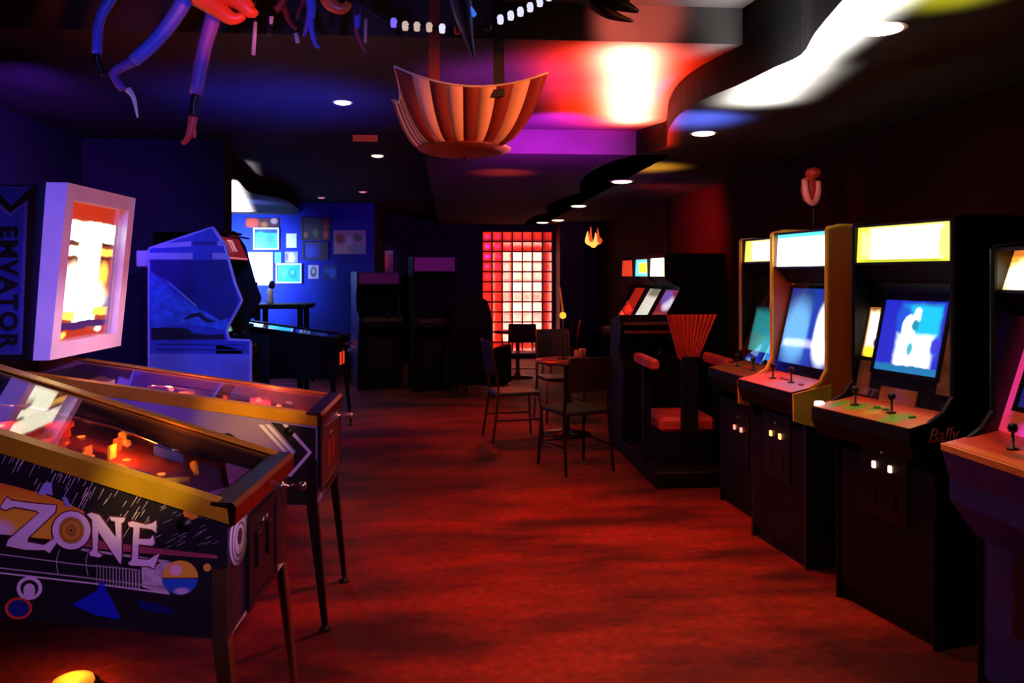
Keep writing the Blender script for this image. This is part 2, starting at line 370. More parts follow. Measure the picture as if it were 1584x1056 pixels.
for (u, v, lb) in ((530, 157, 'small warm downlight alone in the blue lit ceiling before the red sign'), (584, 240, 'small warm downlight right behind the dim red ceiling sign')):
    d = 1.14 * F / (HZ - v); p = at(u, v, d)
    downlight((p.x, p.y, 2.72), .055, lb, None, 5)
for (u, v) in ((497, 305), (561, 296)):
    d = 1.14 * F / (HZ - v); p = at(u, v, d)
    downlight((p.x, p.y, 2.72), .05, 'tiny dim reddish downlight above the framed pictures', 'dim ceiling downlights', .6, 0, (1, .3, .3))

# ------------------------------------------------------------------ pinball machines
def pinball(name, label, loc, phi, W, L, zf0, zf1, sb, st, rail_m, side_m, lock_m, style):
    """local frame: front face at x=0 looking along +x, y from -W/2 (aisle start) to W/2, going back is -x"""
    t = thing(name, label, 'pinball machine', loc, phi)
    hw = W / 2
    zb = lambda x: zf0 - x * sb; zt = lambda x: zf1 - x * st
    th = .022
    for s, nm in ((-1, 'side_panel'), (1, 'side_panel')):
        y = s * hw if s < 0 else hw - th
        PR(nm, [(0, y, zf0), (0, y, zf1), (-L, y, zt(-L)), (-L, y, zb(-L))], (0, th, 0), side_m, t)
    BX('front_panel', (-.022, -hw + th, zf0), (0, hw - th, zf1 - .005), side_m, t)
    PR('bottom_panel', [(-.02, -hw + th, zf0), (-L, -hw + th, zb(-L)), (-L, -hw + th, zb(-L) + .015), (-.02, -hw + th, zf0 + .015)], (0, W - 2 * th, 0), BLACK, t)
    BX('back_panel', (-L, -hw + th, zb(-L)), (-L + .02, hw - th, zt(-L)), BLACK, t)
    # side rails: folded metal strips over the top edge
    for s in (-1, 1):
        yo = s * (hw + .004); yi = s * (hw - .045)
        prof = [(yo, -.045), (yo, .008), (yi, .008), (yi, .002), (s * hw, .002), (s * hw, -.045)]
        rings = [[(x, y, zt(x) + z) for y, z in prof] for x in (.006, -L)]
        link('side_rail', loft(bmesh.new(), rings), rail_m, t)
    # lock bar
    prof = [(.022, -.05), (.026, .0), (.015, .014), (-.045, .018), (-.05, .008), (.0, -.002), (.006, -.05)]
    link('lock_bar', loft(bmesh.new(), [[(x, y, zf1 + z) for x, z in prof] for y in (-hw - .004, hw + .004)]), lock_m, t)
    # glass
    x0 = -.05; x1 = -L + .28
    PR('glass', [(x0, -hw + .03, zt(x0) - .002), (x1, -hw + .03, zt(x1) - .002), (x1, hw - .03, zt(x1) - .002), (x0, hw - .03, zt(x0) - .002)], (0, 0, -.004), GLASS, t)
    # playfield
    pz = lambda x: zt(x) - .085 + .03 * x
    PR('playfield', [(-.03, -hw + th, pz(-.03)), (x1, -hw + th, pz(x1)), (x1, hw - th, pz(x1)), (-.03, hw - th, pz(-.03))], (0, 0, -.012), style['playfield'], t)
    pf = lambda x, y, h=0.: Vector((x, y, pz(x) + h))
    # apron, flippers, bumpers, slingshots, ramp, targets
    PR('apron', [pf(-.04, -hw + .04, .02), pf(-.19, -hw + .04, .02), pf(-.1, 0, .02), pf(-.19, hw - .1, .02), pf(-.04, hw - .1, .02)], (0, 0, .012), style['apron'], t)
    for s in (-1, 1):
        TB('flipper', [pf(-.26, s * .12, .03), pf(-.22, s * .035, .03)], [.014, .008], style['flip'], t)
        PR('slingshot', [pf(-.30, s * .13, .02), pf(-.40, s * .17, .02), pf(-.40, s * .13, .02)], (0, 0, .03), style['sling'], t)
    for (bx, by) in ((-.62, -.08), (-.70, .1), (-.78, -.05)):
        LT('bumper', [(.035, 0), (.032, .03), (.045, .035), (.042, .05), (.012, .056)], pf(bx, by), style['bump'], t, 12)
    ramp = smoothpath([pf(-.35, hw - .1, .02), pf(-.55, hw - .12, .05), pf(-.75, hw - .2, .07), pf(-.85, .02, .075), pf(-.78, -hw + .16, .06), pf(-.5, -hw + .09, .03)], 4)
    TB('wire_ramp', ramp, .009, style['ramp'], t, 6)
    for k in range(6):
        y = -hw + .1 + k * (W - .25) / 5
        PR('target', [pf(-.5 - .02 * (k % 3), y, .0), pf(-.5 - .02 * (k % 3), y + .045, .0), pf(-.5 - .02 * (k % 3), y + .045, .045), pf(-.5 - .02 * (k % 3), y, .045)], (.008, 0, 0), style['targ'][k % len(style['targ'])], t)
    for k, (bx, by) in enumerate(style['inserts']):
        LT('insert_light', [(.015, 0), (.014, .003), (.001, .004)], pf(bx, by, .0), style['insert_m'], t, 10)
    # legs
    for (x, s) in ((-.03, -1), (-.03, 1), (-L + .04, -1), (-L + .04, 1)):
        y = s * (hw - .012); zt_ = zb(x) + .2; sx = 1 if x > -.1 else -1
        rings = []
        for z, fx, wd in ((zt_, 0, .045), (zb(x), .0, .045), (.05, .045 * sx, .026), (.025, .047 * sx, .026)):
            cx = x + .03 * sx + fx; cy = y + s * .014
            rings.append([(cx - sx * wd, cy, z), (cx, cy, z), (cx, cy - s * wd, z), (cx - sx * .006, cy - s * wd, z), (cx - sx * .006, cy - s * .006, z), (cx - sx * wd, cy - s * .006, z)])
        lg = link('leg', loft(bmesh.new(), rings), style['leg'], t)
        LT('leveler_foot', [(.026, 0), (.026, .01), (.008, .016), (.008, .05)], (x + .03 * sx + .035 * sx, y - s * .004, 0), BLACKM, lg, 12)
        for q in (.14, .07):
            LT('leg_bolt', [(.012, 0), (.011, .006), (.001, .009)], (x + .034 * sx - sx * .012 + (.0 if sx > 0 else 0), y + s * .014 - s * .012, zb(x) + q), CHROME, lg, 8, 'x') if sx > 0 else None
    # coin door
    dz0, dz1 = zf0 + .03, zf1 - .1
    cd = BX('coin_door', (.0, -.14, dz0), (.008, .14, dz1), BLACKM, t, .003)
    for s in (-1, 1):
        BX('coin_slot', (.008, s * .06 - .022, dz0 + .09), (.016, s * .06 + .022, dz1 - .05), style['coin'], cd, .003)
        LT('lock', [(.012, 0), (.012, .008), (.004, .01)], (.008, s * .02, dz1 - .03), CHROME, cd, 10, 'x')
    link('coin_door_frame', (lambda b: (box(b, (0, -.16, dz0 - .02), (.012, -.14, dz1 + .02)), box(b, (0, .14, dz0 - .02), (.012, .16, dz1 + .02)),
         box(b, (0, -.14, dz1), (.012, .14, dz1 + .02)), box(b, (0, -.14, dz0 - .02), (.012, .14, dz0)), b)[-1])(bmesh.new()), style['coinframe'], t)
    pl = LT('plunger', [(.02, 0), (.018, .006), (.007, .008), (.007, .06), (.014, .064), (.016, .075), (.012, .086), (.001, .09)], (.0, hw - .07, zf1 - .09), CHROME, t, 12, 'x')
    for s in (-1, 1):
        LT('flipper_button', [(.022, 0), (.022, .004), (.013, .005), (.012, .012), (.001, .013)], (-.12, s * hw, zt(-.12) - .085), BLACKM if s < 0 else BLACKM, t, 12, 'y') if s < 0 else None
    return t, zt, zb
def head(t, x0, W, zb, zt_, depth, lean, body_m, frame_m, art_m, fr=.055):
    """back box: body box plus a leaning bezel and a lit translite; front plane at x0 (bottom) leaning forward by lean at the top"""
    hw = W / 2; xf0, xf1 = x0 - .07, x0 + lean - .09
    PR('backbox', [(xf0, -hw + .01, zb), (xf1, -hw + .01, zt_ - .01), (x0 - depth, -hw + .01, zt_ - .01), (x0 - depth, -hw + .01, zb)], (0, W - .02, 0), body_m, t)
    X = lambda z: x0 + lean * (z - zb) / (zt_ - zb)
    B = lambda z: xf0 + (xf1 - xf0) * (z - zb) / (zt_ - zb)
    bm = bmesh.new()
    def bar(y0, y1, z0, z1):
        v = [(B(z0), y0, z0), (X(z0), y0, z0), (X(z1), y0, z1), (B(z1), y0, z1)]
        prism(bm, v, (0, y1 - y0, 0))
    bar(-hw, -hw + fr, zb, zt_); bar(hw - fr, hw, zb, zt_); bar(-hw + fr, hw - fr, zt_ - fr, zt_); bar(-hw + fr, hw - fr, zb, zb + fr)
    link('bezel', bm, frame_m, t)
    z0, z1 = zb + fr, zt_ - fr
    PR('translite', [(X(z0) - .045, -hw + fr, z0), (X(z0) - .045, hw - fr, z0), (X(z1) - .045, hw - fr, z1), (X(z1) - .045, -hw + fr, z1)], (-.01, 0, 0), art_m, t)
    PR('translite_glass', [(X(z0) - .03, -hw + fr, z0), (X(z0) - .03, hw - fr, z0), (X(z1) - .03, hw - fr, z1), (X(z1) - .03, -hw + fr, z1)], (-.004, 0, 0), GLASS, t)

ORG = mat('amber_insert', (.8, .3, .05), .4, emis=(1, .22, .02), es=2.2, var=0)
style1 = dict(playfield=paint('playfield_art_fire', (.10, .018, .008), [('ell', .6, .5, .3, .45, .6, (.22, .04, .01)), ('ell', .3, .35, .12, .2, .4, (.30, .12, .02)), ('rect', .85, .5, .12, .4, .2, (.05, .03, .12)), ('ell', .45, .7, .08, .12, .3, (.4, .05, .02)), ('ell', .72, .25, .06, .1, .2, (.35, .2, .02))], 'xy', noise=.12),
              apron=mat('violet_apron', (.3, .16, .5), .4), flip=mat('flipper_yellow', (.7, .5, .05), .4), sling=mat('blue_sling', (.02, .08, .6), .35), bump=mat('red_bumper', (.6, .04, .02), .35, emis=(1, .06, .01), es=.35, var=0),
              ramp=CHROME, targ=[mat('orange_target', (.9, .12, .02), .4, emis=(1, .09, .01), es=.6, var=0), mat('yellow_target', (.9, .5, .04), .4, emis=(1, .35, .02), es=.5, var=0)],
              inserts=[(-.33, .02), (-.42, -.04), (-.46, .06), (-.55, .0), (-.36, -.12), (-.5, -.16), (-.66, .16)], insert_m=ORG, leg=mat('dark_gold_leg', (.30, .20, .08), .35, .9),
              coin=BLACKM, coinframe=BLACKM)
LOCK = mat('dark_red_metal', (.5, .16, .08), .25, 1.)
W1 = .65
near1 = Vector((-.629, 2.356)); phi1 = R(-3.3)
yv = Vector((-math.sin(phi1), math.cos(phi1)))
c1 = near1 + yv * (W1 / 2)
SIDE1 = mat('black_side_print', (.012, .011, .016), .38)
p1, zt1, zb1 = pinball('pinball_machine', 'pinball machine lettered ZONE with sunset side art and side rails tinted as if reflecting yellow light', (c1.x, c1.y, 0), phi1, W1, 1.34, .54, .918, .11, .32, YELRAIL, SIDE1, LOCK, style1)
head(p1, -1.1, .74, zt1(-1.1) + .1, zt1(-1.1) + .80, .3, .04, BLACK, BLACK, paint('translite_amber', (.8, .12, .02), [('ell', .5, .5, .35, .4, .4, (2.2, 1.0, .2)), ('rect', .5, .9, .4, .06, .2, (2, 1.6, .6))], 'yz', emit=True))
# side art on the near side, drawn in the panel's own metres
S = 545.0
def art(cx, cy, lay=0): return Vector(((.2368 * cx - 352) / S, -W1 / 2 - .0012 - .0009 * lay, H - (720 + .2368 * cy - HZ) / S))
def decal(name, pts, m, lay): return PR(name, [art(a, b, lay) for a, b in pts], (0, .0009, 0), m, p1)
def grow(pts, k):
    n = len(pts); ar = sum(pts[i][0] * pts[(i + 1) % n][1] - pts[(i + 1) % n][0] * pts[i][1] for i in range(n)); sg = 1 if ar > 0 else -1
    out = []
    for i in range(n):
        a, b, c = pts[i - 1], pts[i], pts[(i + 1) % n]
        e1 = Vector((b[0] - a[0], b[1] - a[1])).normalized(); e2 = Vector((c[0] - b[0], c[1] - b[1])).normalized()
        nn = Vector((e1.y, -e1.x)) * sg + Vector((e2.y, -e2.x)) * sg
        nn = nn.normalized() if nn.length > 1e-4 else Vector((0, 0))
        out.append((b[0] + nn.x * k, b[1] + nn.y * k))
    return out
PALE = mat('pale_print', (.72, .62, .80), .4, var=.08, scale=14)
GREYL = mat('grey_line_print', (.42, .38, .46), .4)
SUN = paint('sunset_print', (.55, .05, .015), [('ell', .60, .12, .42, .60, .4, (.75, .26, .02)), ('ell', .60, .05, .38, .42, .5, (.8, .46, .03)), ('ell', .55, .12, .08, .12, .5, (.75, .6, .75))], 'xz')
decal('sunset_art', [(-700, -40), (-300, 40), (0, 105), (120, 135), (300, 185), (430, 235), (560, 300), (480, 470), (360, 480), (0, 440), (-700, 350)], SUN, 0)
decal('maroon_band', [(420, 440), (600, 480), (900, 525), (1420, 590), (1420, 612), (900, 570), (640, 540), (400, 500)], mat('maroon_print', (.28, .05, .10), .4), 0)
Zp = [(20, 265), (65, 200), (88, 222), (230, 242), (380, 256), (372, 300), (200, 462), (192, 492), (300, 514), (366, 470), (382, 500), (335, 566), (308, 545), (180, 542), (58, 516), (72, 478), (272, 302), (245, 286), (110, 262), (50, 282)]
Np = [(578, 316), (605, 303), (657, 320), (766, 470), (760, 362), (735, 355), (724, 330), (780, 336), (826, 338), (816, 365), (800, 372), (802, 590), (795, 642), (772, 608), (650, 425), (646, 560), (676, 584), (655, 596), (598, 582), (594, 560), (616, 545), (612, 350)]
Ep = [(843, 370), (870, 362), (960, 385), (1000, 375), (1026, 358), (1026, 438), (1005, 420), (985, 412), (917, 402), (914, 478), (985, 480), (1005, 455), (1016, 506), (1000, 522), (912, 512), (907, 608), (980, 614), (1010, 592), (1048, 572), (1025, 630), (1010, 672), (985, 656), (860, 650), (843, 635), (868, 615), (880, 402), (850, 396)]
INK = mat('maroon_ink', (.10, .012, .03), .4)
for nm, P_ in (('letter_z', Zp), ('letter_n', Np), ('letter_e', Ep)):
    decal(nm + '_outline', grow(P_, 9), INK, 2); decal(nm, P_, PALE, 3)
f3 = lambda lay: (lambda a, b: art(a, b, lay))
link('letter_o_outline', annulus(bmesh.new(), (478, 418), 131, 131, .5, f3(2), (0, .0009, 0)), INK, p1)
link('letter_o', annulus(bmesh.new(), (478, 418), 122, 124, .66, f3(3), (0, .0009, 0)), PALE, p1)
GOLDP = paint('gold_medallion', (.55, .26, .03), [('ell', .5, .5, .42, .42, .1, (.32, .12, .02)), ('ell', .5, .5, .36, .36, .1, (.6, .30, .03)), ('ell', .5, .5, .2, .2, .2, (.3, .12, .02)), ('ell', .5, .5, .13, .13, .1, (.5, .22, .03)), ('ell', .5, .5, .06, .06, .1, (.12, .03, .01))], 'xz')
decal('medallion', ring_pts((478, 418), 84, 90, 24, lambda a, b: (a, b)), GOLDP, 3)
bm = bmesh.new()
for k in range(150):
    cx = random.uniform(-500, 1430); rail = -198 + .346 * cx; lim = 95 if cx < 250 else (200 if cx < 700 else 330)
    cy = rail + 24 + random.random() ** 1.2 * lim
    if cx < 560 and cy > 80 + cx * .3: continue
    if cx > 560 and cy > 330 + (cx - 560) * .26 and cx < 1040: continue
    if cy > 520 + (cx - 900) * .1: continue
    ln = random.uniform(40, 110) * (1.0 if cx < 1000 else .7); sl = .5 if cx < 700 else (.62 if cx < 1000 else 2.0)
    dy = ln / math.hypot(1, sl); dx = -sl * dy; wd = random.uniform(2.5, 5)
    prism(bm, [art(cx, cy, 1), art(cx + wd, cy, 1), art(cx + dx + wd * .4, cy + dy, 1), art(cx + dx, cy + dy, 1)], (0, .0009, 0))
o = link('streak_print', bm, PALE, p1); o['kind'] = 'stuff'
def stroke(name, pts, wd, m, lay):
    bm = bmesh.new()
    for a, b in zip(pts, pts[1:]):
        a = Vector(a); b = Vector(b); n_ = (b - a).normalized(); n_ = Vector((-n_.y, n_.x)) * wd / 2
        prism(bm, [art(*(a + n_), lay), art(*(b + n_), lay), art(*(b - n_), lay), art(*(a - n_), lay)], (0, .0009, 0))
    return link(name, bm, m, p1)
stroke('tube_line', [(-600, 505), (0, 570), (500, 640), (900, 680)], 7, GREYL, 1)
stroke('tube_line', [(-600, 585), (0, 660), (500, 720), (1100, 800)], 8, GREYL, 1)
stroke('tube_line', [(-600, 625), (0, 692), (600, 765), (1110, 838)], 9, PALE, 1)
stroke('tube_line', [(540, 545), (850, 590), (1110, 632)], 16, GREYL, 1)
decal('tube_mouth', [(930, 660), (1010, 660), (1060, 630), (1120, 625), (1075, 740), (1110, 838), (1010, 820), (930, 790)], mat('tube_print', (.5, .44, .55), .4, var=.3, scale=40), 1)
for k in range(14): stroke('tube_hatch', [(640 + k * 21, 640 + k * 3), (640 + k * 21, 772 + k * 3)], 3 + k * .5, GREYL, 1)
for cx in (400, 590): stroke('tube_ring', [(cx, 545), (cx - 18, 600), (cx - 20, 650), (cx - 8, 715)], 4, GREYL, 1)
BALL = paint('ball_print', (.02, .10, .55), [('rect', .5, .8, .7, .33, .04, (.02, .005, .01)), ('rect', .5, .86, .7, .36, .04, (.75, .42, .04)), ('ell', .38, .72, .16, .16, .3, (.8, .5, .6)), ('ell', .55, .1, .2, .1, .5, (.5, .4, .7))], 'xz')
decal('ball_art', ring_pts((1180, 732), 116, 112, 28, lambda a, b: (a, b)), BALL, 2)
decal('gold_dot', ring_pts((1355, 668), 26, 26, 14, lambda a, b: (a, b)), mat('gold_print', (.7, .36, .06), .4), 2)
decal('orange_disc', ring_pts((1252, 308), 52, 46, 18, lambda a, b: (a, b)), mat('orange_print', (.65, .25, .02), .4), 2)
decal('blue_cone', [(478, 905), (600, 835), (640, 815), (655, 755), (690, 760), (700, 815), (735, 870), (792, 1002), (640, 975)], mat('blue_print', (.01, .02, .55), .4), 1)
decal('blue_shard', [(890, 880), (1000, 895), (1130, 935), (1120, 975), (930, 940)], mat('dark_blue_print', (.005, .008, .12), .4), 1)
decal('violet_shard', [(262, 175), (300, 110), (350, 105), (355, 190), (320, 180), (280, 190)], mat('violet_print', (.3, .28, .75), .4), 2)
decal('violet_shard', [(415, 205), (445, 200), (475, 270), (445, 265)], mat('violet_print', (.3, .28, .75), .4), 2)
link('white_ring', annulus(bmesh.new(), (205, 795), 82, 76, .72, f3(1), (0, .0009, 0)), PALE, p1)
decal('white_head', ring_pts((205, 810), 38, 48, 14, lambda a, b: (a, b)), PALE, 2)
link('red_ring', annulus(bmesh.new(), (135, 925), 88, 72, .78, f3(1), (0, .0009, 0)), mat('red_print', (.6, .06, .03), .4), p1)
decal('navy_disc', ring_pts((135, 925), 66, 54, 18, lambda a, b: (a, b)), mat('navy_print', (.01, .02, .22), .4), 1)
# spiral plate on the front face
SPI = paint('spiral_print', (.7, .68, .62), [('ell', .5, .5, .44, .44, .06, (.05, .04, .04)), ('ell', .52, .48, .40, .40, .06, (.7, .68, .6)), ('ell', .5, .45, .30, .30, .08, (.06, .05, .04)), ('ell', .5, .45, .26, .26, .08, (.7, .66, .58)), ('ell', .5, .5, .14, .15, .1, (.06, .04, .03))], 'yz')
LT('spiral_plate', [(.083, 0), (.083, .004), (.001, .005)], (.0, -W1 / 2 + .095, .806), SPI, p1, 28, 'x')
PR('front_edge_wear', [(.001, -W1 / 2 + .03, .545), (.001, W1 / 2 - .04, .545), (.001, W1 / 2 - .12, .566), (.001, W1 / 2 - .2, .556), (.001, 0, .572), (.001, -.15, .558)], (.0015, 0, 0), mat('worn_gold_edge', (.55, .42, .18), .5, var=.5, scale=30), p1)

for (x, y) in ((-.45, .05), (-.8, -.1)):
    o = lamp('playfield_bulb', 'POINT', (x, y, zt1(x) - .03), 3, (1, .17, .02), None, radius=.012); o.parent = p1
# second pinball machine with lit back box
RAIL2 = mat('amber_glint_rail', (.80, .36, .02), .38, .55, var=.3, scale=3)  # amber reflection given to this rail as its colour
SIDE2 = mat('violet_side_print', (.20, .14, .34), .45)
style2 = dict(playfield=paint('playfield_art_rose', (.30, .05, .06), [('ell', .3, .5, .25, .4, .5, (.6, .15, .04)), ('rect', .6, .8, .12, .1, .2, (.35, .03, .05)), ('rect', .75, .4, .2, .3, .4, (.25, .06, .25)), ('ell', .2, .3, .1, .2, .3, (.7, .4, .1))], 'xy', noise=.1),
              apron=mat('rose_apron', (.4, .12, .3), .4), flip=WHITE, sling=mat('rose_sling', (.5, .05, .15), .35), bump=mat('amber_bumper', (.7, .3, .05), .35, emis=(1, .25, .03), es=.6, var=0),
              ramp=CHROME, targ=[mat('rose_target', (.8, .1, .1), .4, emis=(1, .12, .05), es=.4, var=0)], inserts=[(-.3, 0), (-.45, .08), (-.5, -.1), (-.6, 0)], insert_m=ORG, leg=BLACKM, coin=REDP, coinframe=CHROME)
W2 = .60; phi2 = R(-.9); c2 = Vector((-.585, 3.636)) + Vector((-math.sin(phi2), math.cos(phi2))) * (W2 / 2)
p2, zt2, zb2 = pinball('pinball_machine', 'pinball machine with white framed glowing backglass and chevron side stripes', (c2.x, c2.y, 0), phi2, W2, 1.5, .56, .955, .02, .155, RAIL2, SIDE2, mat('dark_plum_metal', (.25, .08, .14), .25, 1.), style2)
T_W = (4.6, 4.3, 3.2); T_Y = (3.2, 1.6, .2); T_R = (.95, .05, .012); T_O = (1.3, .30, .02)
TRANS = paint('translite_tower', (.75, .10, .03), [('rect', .5, .93, .6, .08, .1, T_R), ('rect', .55, .80, .40, .075, .15, T_W), ('rect', .08, .82, .07, .06, .2, (.1, 1.2, 1.2)), ('rect', .5, .715, .42, .012, .3, (.12, .02, .02)),
               ('rect', .2, .655, .16, .035, .2, T_W), ('rect', .82, .65, .13, .03, .2, T_Y), ('rect', .5, .60, .45, .01, .3, (.2, .02, .02)),
               ('ell', .3, .38, .24, .17, .35, T_W), ('ell', .8, .47, .09, .1, .4, T_Y), ('ell', .84, .32, .1, .09, .4, T_O), ('rect', .9, .25, .06, .06, .3, (.10, .05, .5)),
               ('rect', .52, .42, .19, .32, .15, T_W), ('ell', .5, .3, .35, .13, .4, T_W), ('rect', .2, .175, .17, .03, .2, T_Y), ('rect', .8, .19, .14, .03, .2, T_Y), ('rect', .5, .13, .12, .08, .3, T_W),
               ('rect', .5, .095, .6, .028, .1, (.10, .02, .22)), ('rect', .5, .035, .6, .035, .1, T_R), ('ell', .2, .035, .05, .025, .4, T_Y), ('ell', .8, .05, .06, .02, .3, T_W), ('rect', .975, .45, .02, .5, .2, (.10, .03, .2))], 'yz', emit=True, noise=.05)
HB = mat('navy_backbox_print', (.010, .010, .03), .5); BEZ = mat('white_bezel', (.82, .8, .84), .35, var=.05)
head(p2, -1.115, .72, 1.215, 1.975, .42, .075, HB, BEZ, TRANS, .07)
for (x, y) in ((-.35, .1), (-.75, .05)):
    o = lamp('playfield_bulb', 'POINT', (x, y, zt2(x) - .03), 6, (1, .13, .07), None, radius=.012); o.parent = p2
# chevron banner on the near side of the back box
hx = lambda a: -1.365 + (a - .16) / .52 * .155
yh = -.36 + .0085
BL = mat('cobalt_print', (.03, .06, .75), .45); BL2 = mat('violet_blue_line', (.10, .12, .85), .45)
PR('banner', [(hx(.16), yh, 1.24), (hx(.60), yh, 1.24), (hx(.68), yh, 1.90), (hx(.44), yh, 1.845), (hx(.22), yh, 1.90)], (0, -.0016, 0), BL2, p2)
PR('banner_field', [(hx(.20), yh - .0016, 1.25), (hx(.56), yh - .0016, 1.25), (hx(.635), yh - .0016, 1.875), (hx(.435), yh - .0016, 1.828), (hx(.245), yh - .0016, 1.875)], (0, -.0016, 0), BL, p2)
PR('banner_point', [(hx(.2), yh, 1.958), (hx(.74), yh, 1.958), (hx(.45), yh, 1.875)], (0, -.0016, 0), BL, p2)
text_mesh('banner_lettering', 'EMVATOR', .10, HB, p2, Matrix.Translation((hx(.41), yh - .0036, 1.53)) @ Matrix.Rotation(R(90), 4, 'X') @ Matrix.Rotation(R(-90), 4, 'Z'), spacing=1.2, bold=.004)
# chevrons at the front end of the side
SB = mat('black_stripe_print', (.01, .01, .012), .4); SL = mat('lilac_stripe_print', (.55, .5, .75), .4)
ys = -W2 / 2 - .0004
PR('stripe_field', [(-.005, ys, .56), (-.005, ys, .90), (-.20, ys, .93), (-.09, ys, .80), (-.24, ys, .62), (-.24, ys, .57)], (0, -.0012, 0), SB, p2)
for k, o_ in enumerate((-.135, -.105, -.03)):
    PR('chevron_stripe', [(o_ - .12, ys - .0012, .92), (o_ - .10, ys - .0012, .92), (o_ + .01, ys - .0012, .795), (o_ - .08, ys - .0012, .69), (o_ - .10, ys - .0012, .69), (o_ - .008, ys - .0012, .795)], (0, -.0012, 0), SL, p2)
PR('side_dark_patch', [(-.36, ys, .80), (-.45, ys, .82), (-.43, ys, .88), (-.38, ys, .885), (-.33, ys, .85)], (0, -.0012, 0), SB, p2)  # small black patch on the side panel
PR('front_plate', [(.013, -.29, .62), (.013, .27, .62), (.013, .27, .86), (.013, -.29, .90)], (.003, 0, 0), mat('front_plate_print', (.06, .02, .02), .4), p2)
link('front_plate_edge', (lambda b: (tube(b, [(.018, -.29, .62), (.018, .27, .62), (.018, .27, .86), (.018, -.29, .90), (.018, -.29, .62)], .006, 6), b)[-1])(bmesh.new()), CHROME, p2)

# third pinball machine further down the left side
style3 = dict(style2); style3['insert_m'] = REDP; style3['coin'] = mat('lit_coin_red', (.6, .05, .03), .4, emis=(1, .06, .02), es=.8, var=0); style3['coinframe'] = BLACKM
p3, zt3, zb3 = pinball('pinball_machine', 'black pinball machine with red lit coin slots beyond the blue sided cabinet', (-1.1, 8.35, 0), R(-6), .58, 1.3, .55, .95, .02, .14, BLACKM, BLACK, BLACKM, style3)
head(p3, -1.0, .66, 1.12, 1.5, .22, .03, BLACK, BLACK, paint('translite_dim', (.02, .03, .05), [('ell', .5, .5, .3, .3, .4, (.15, .5, .55))], 'yz', emit=True), .05)

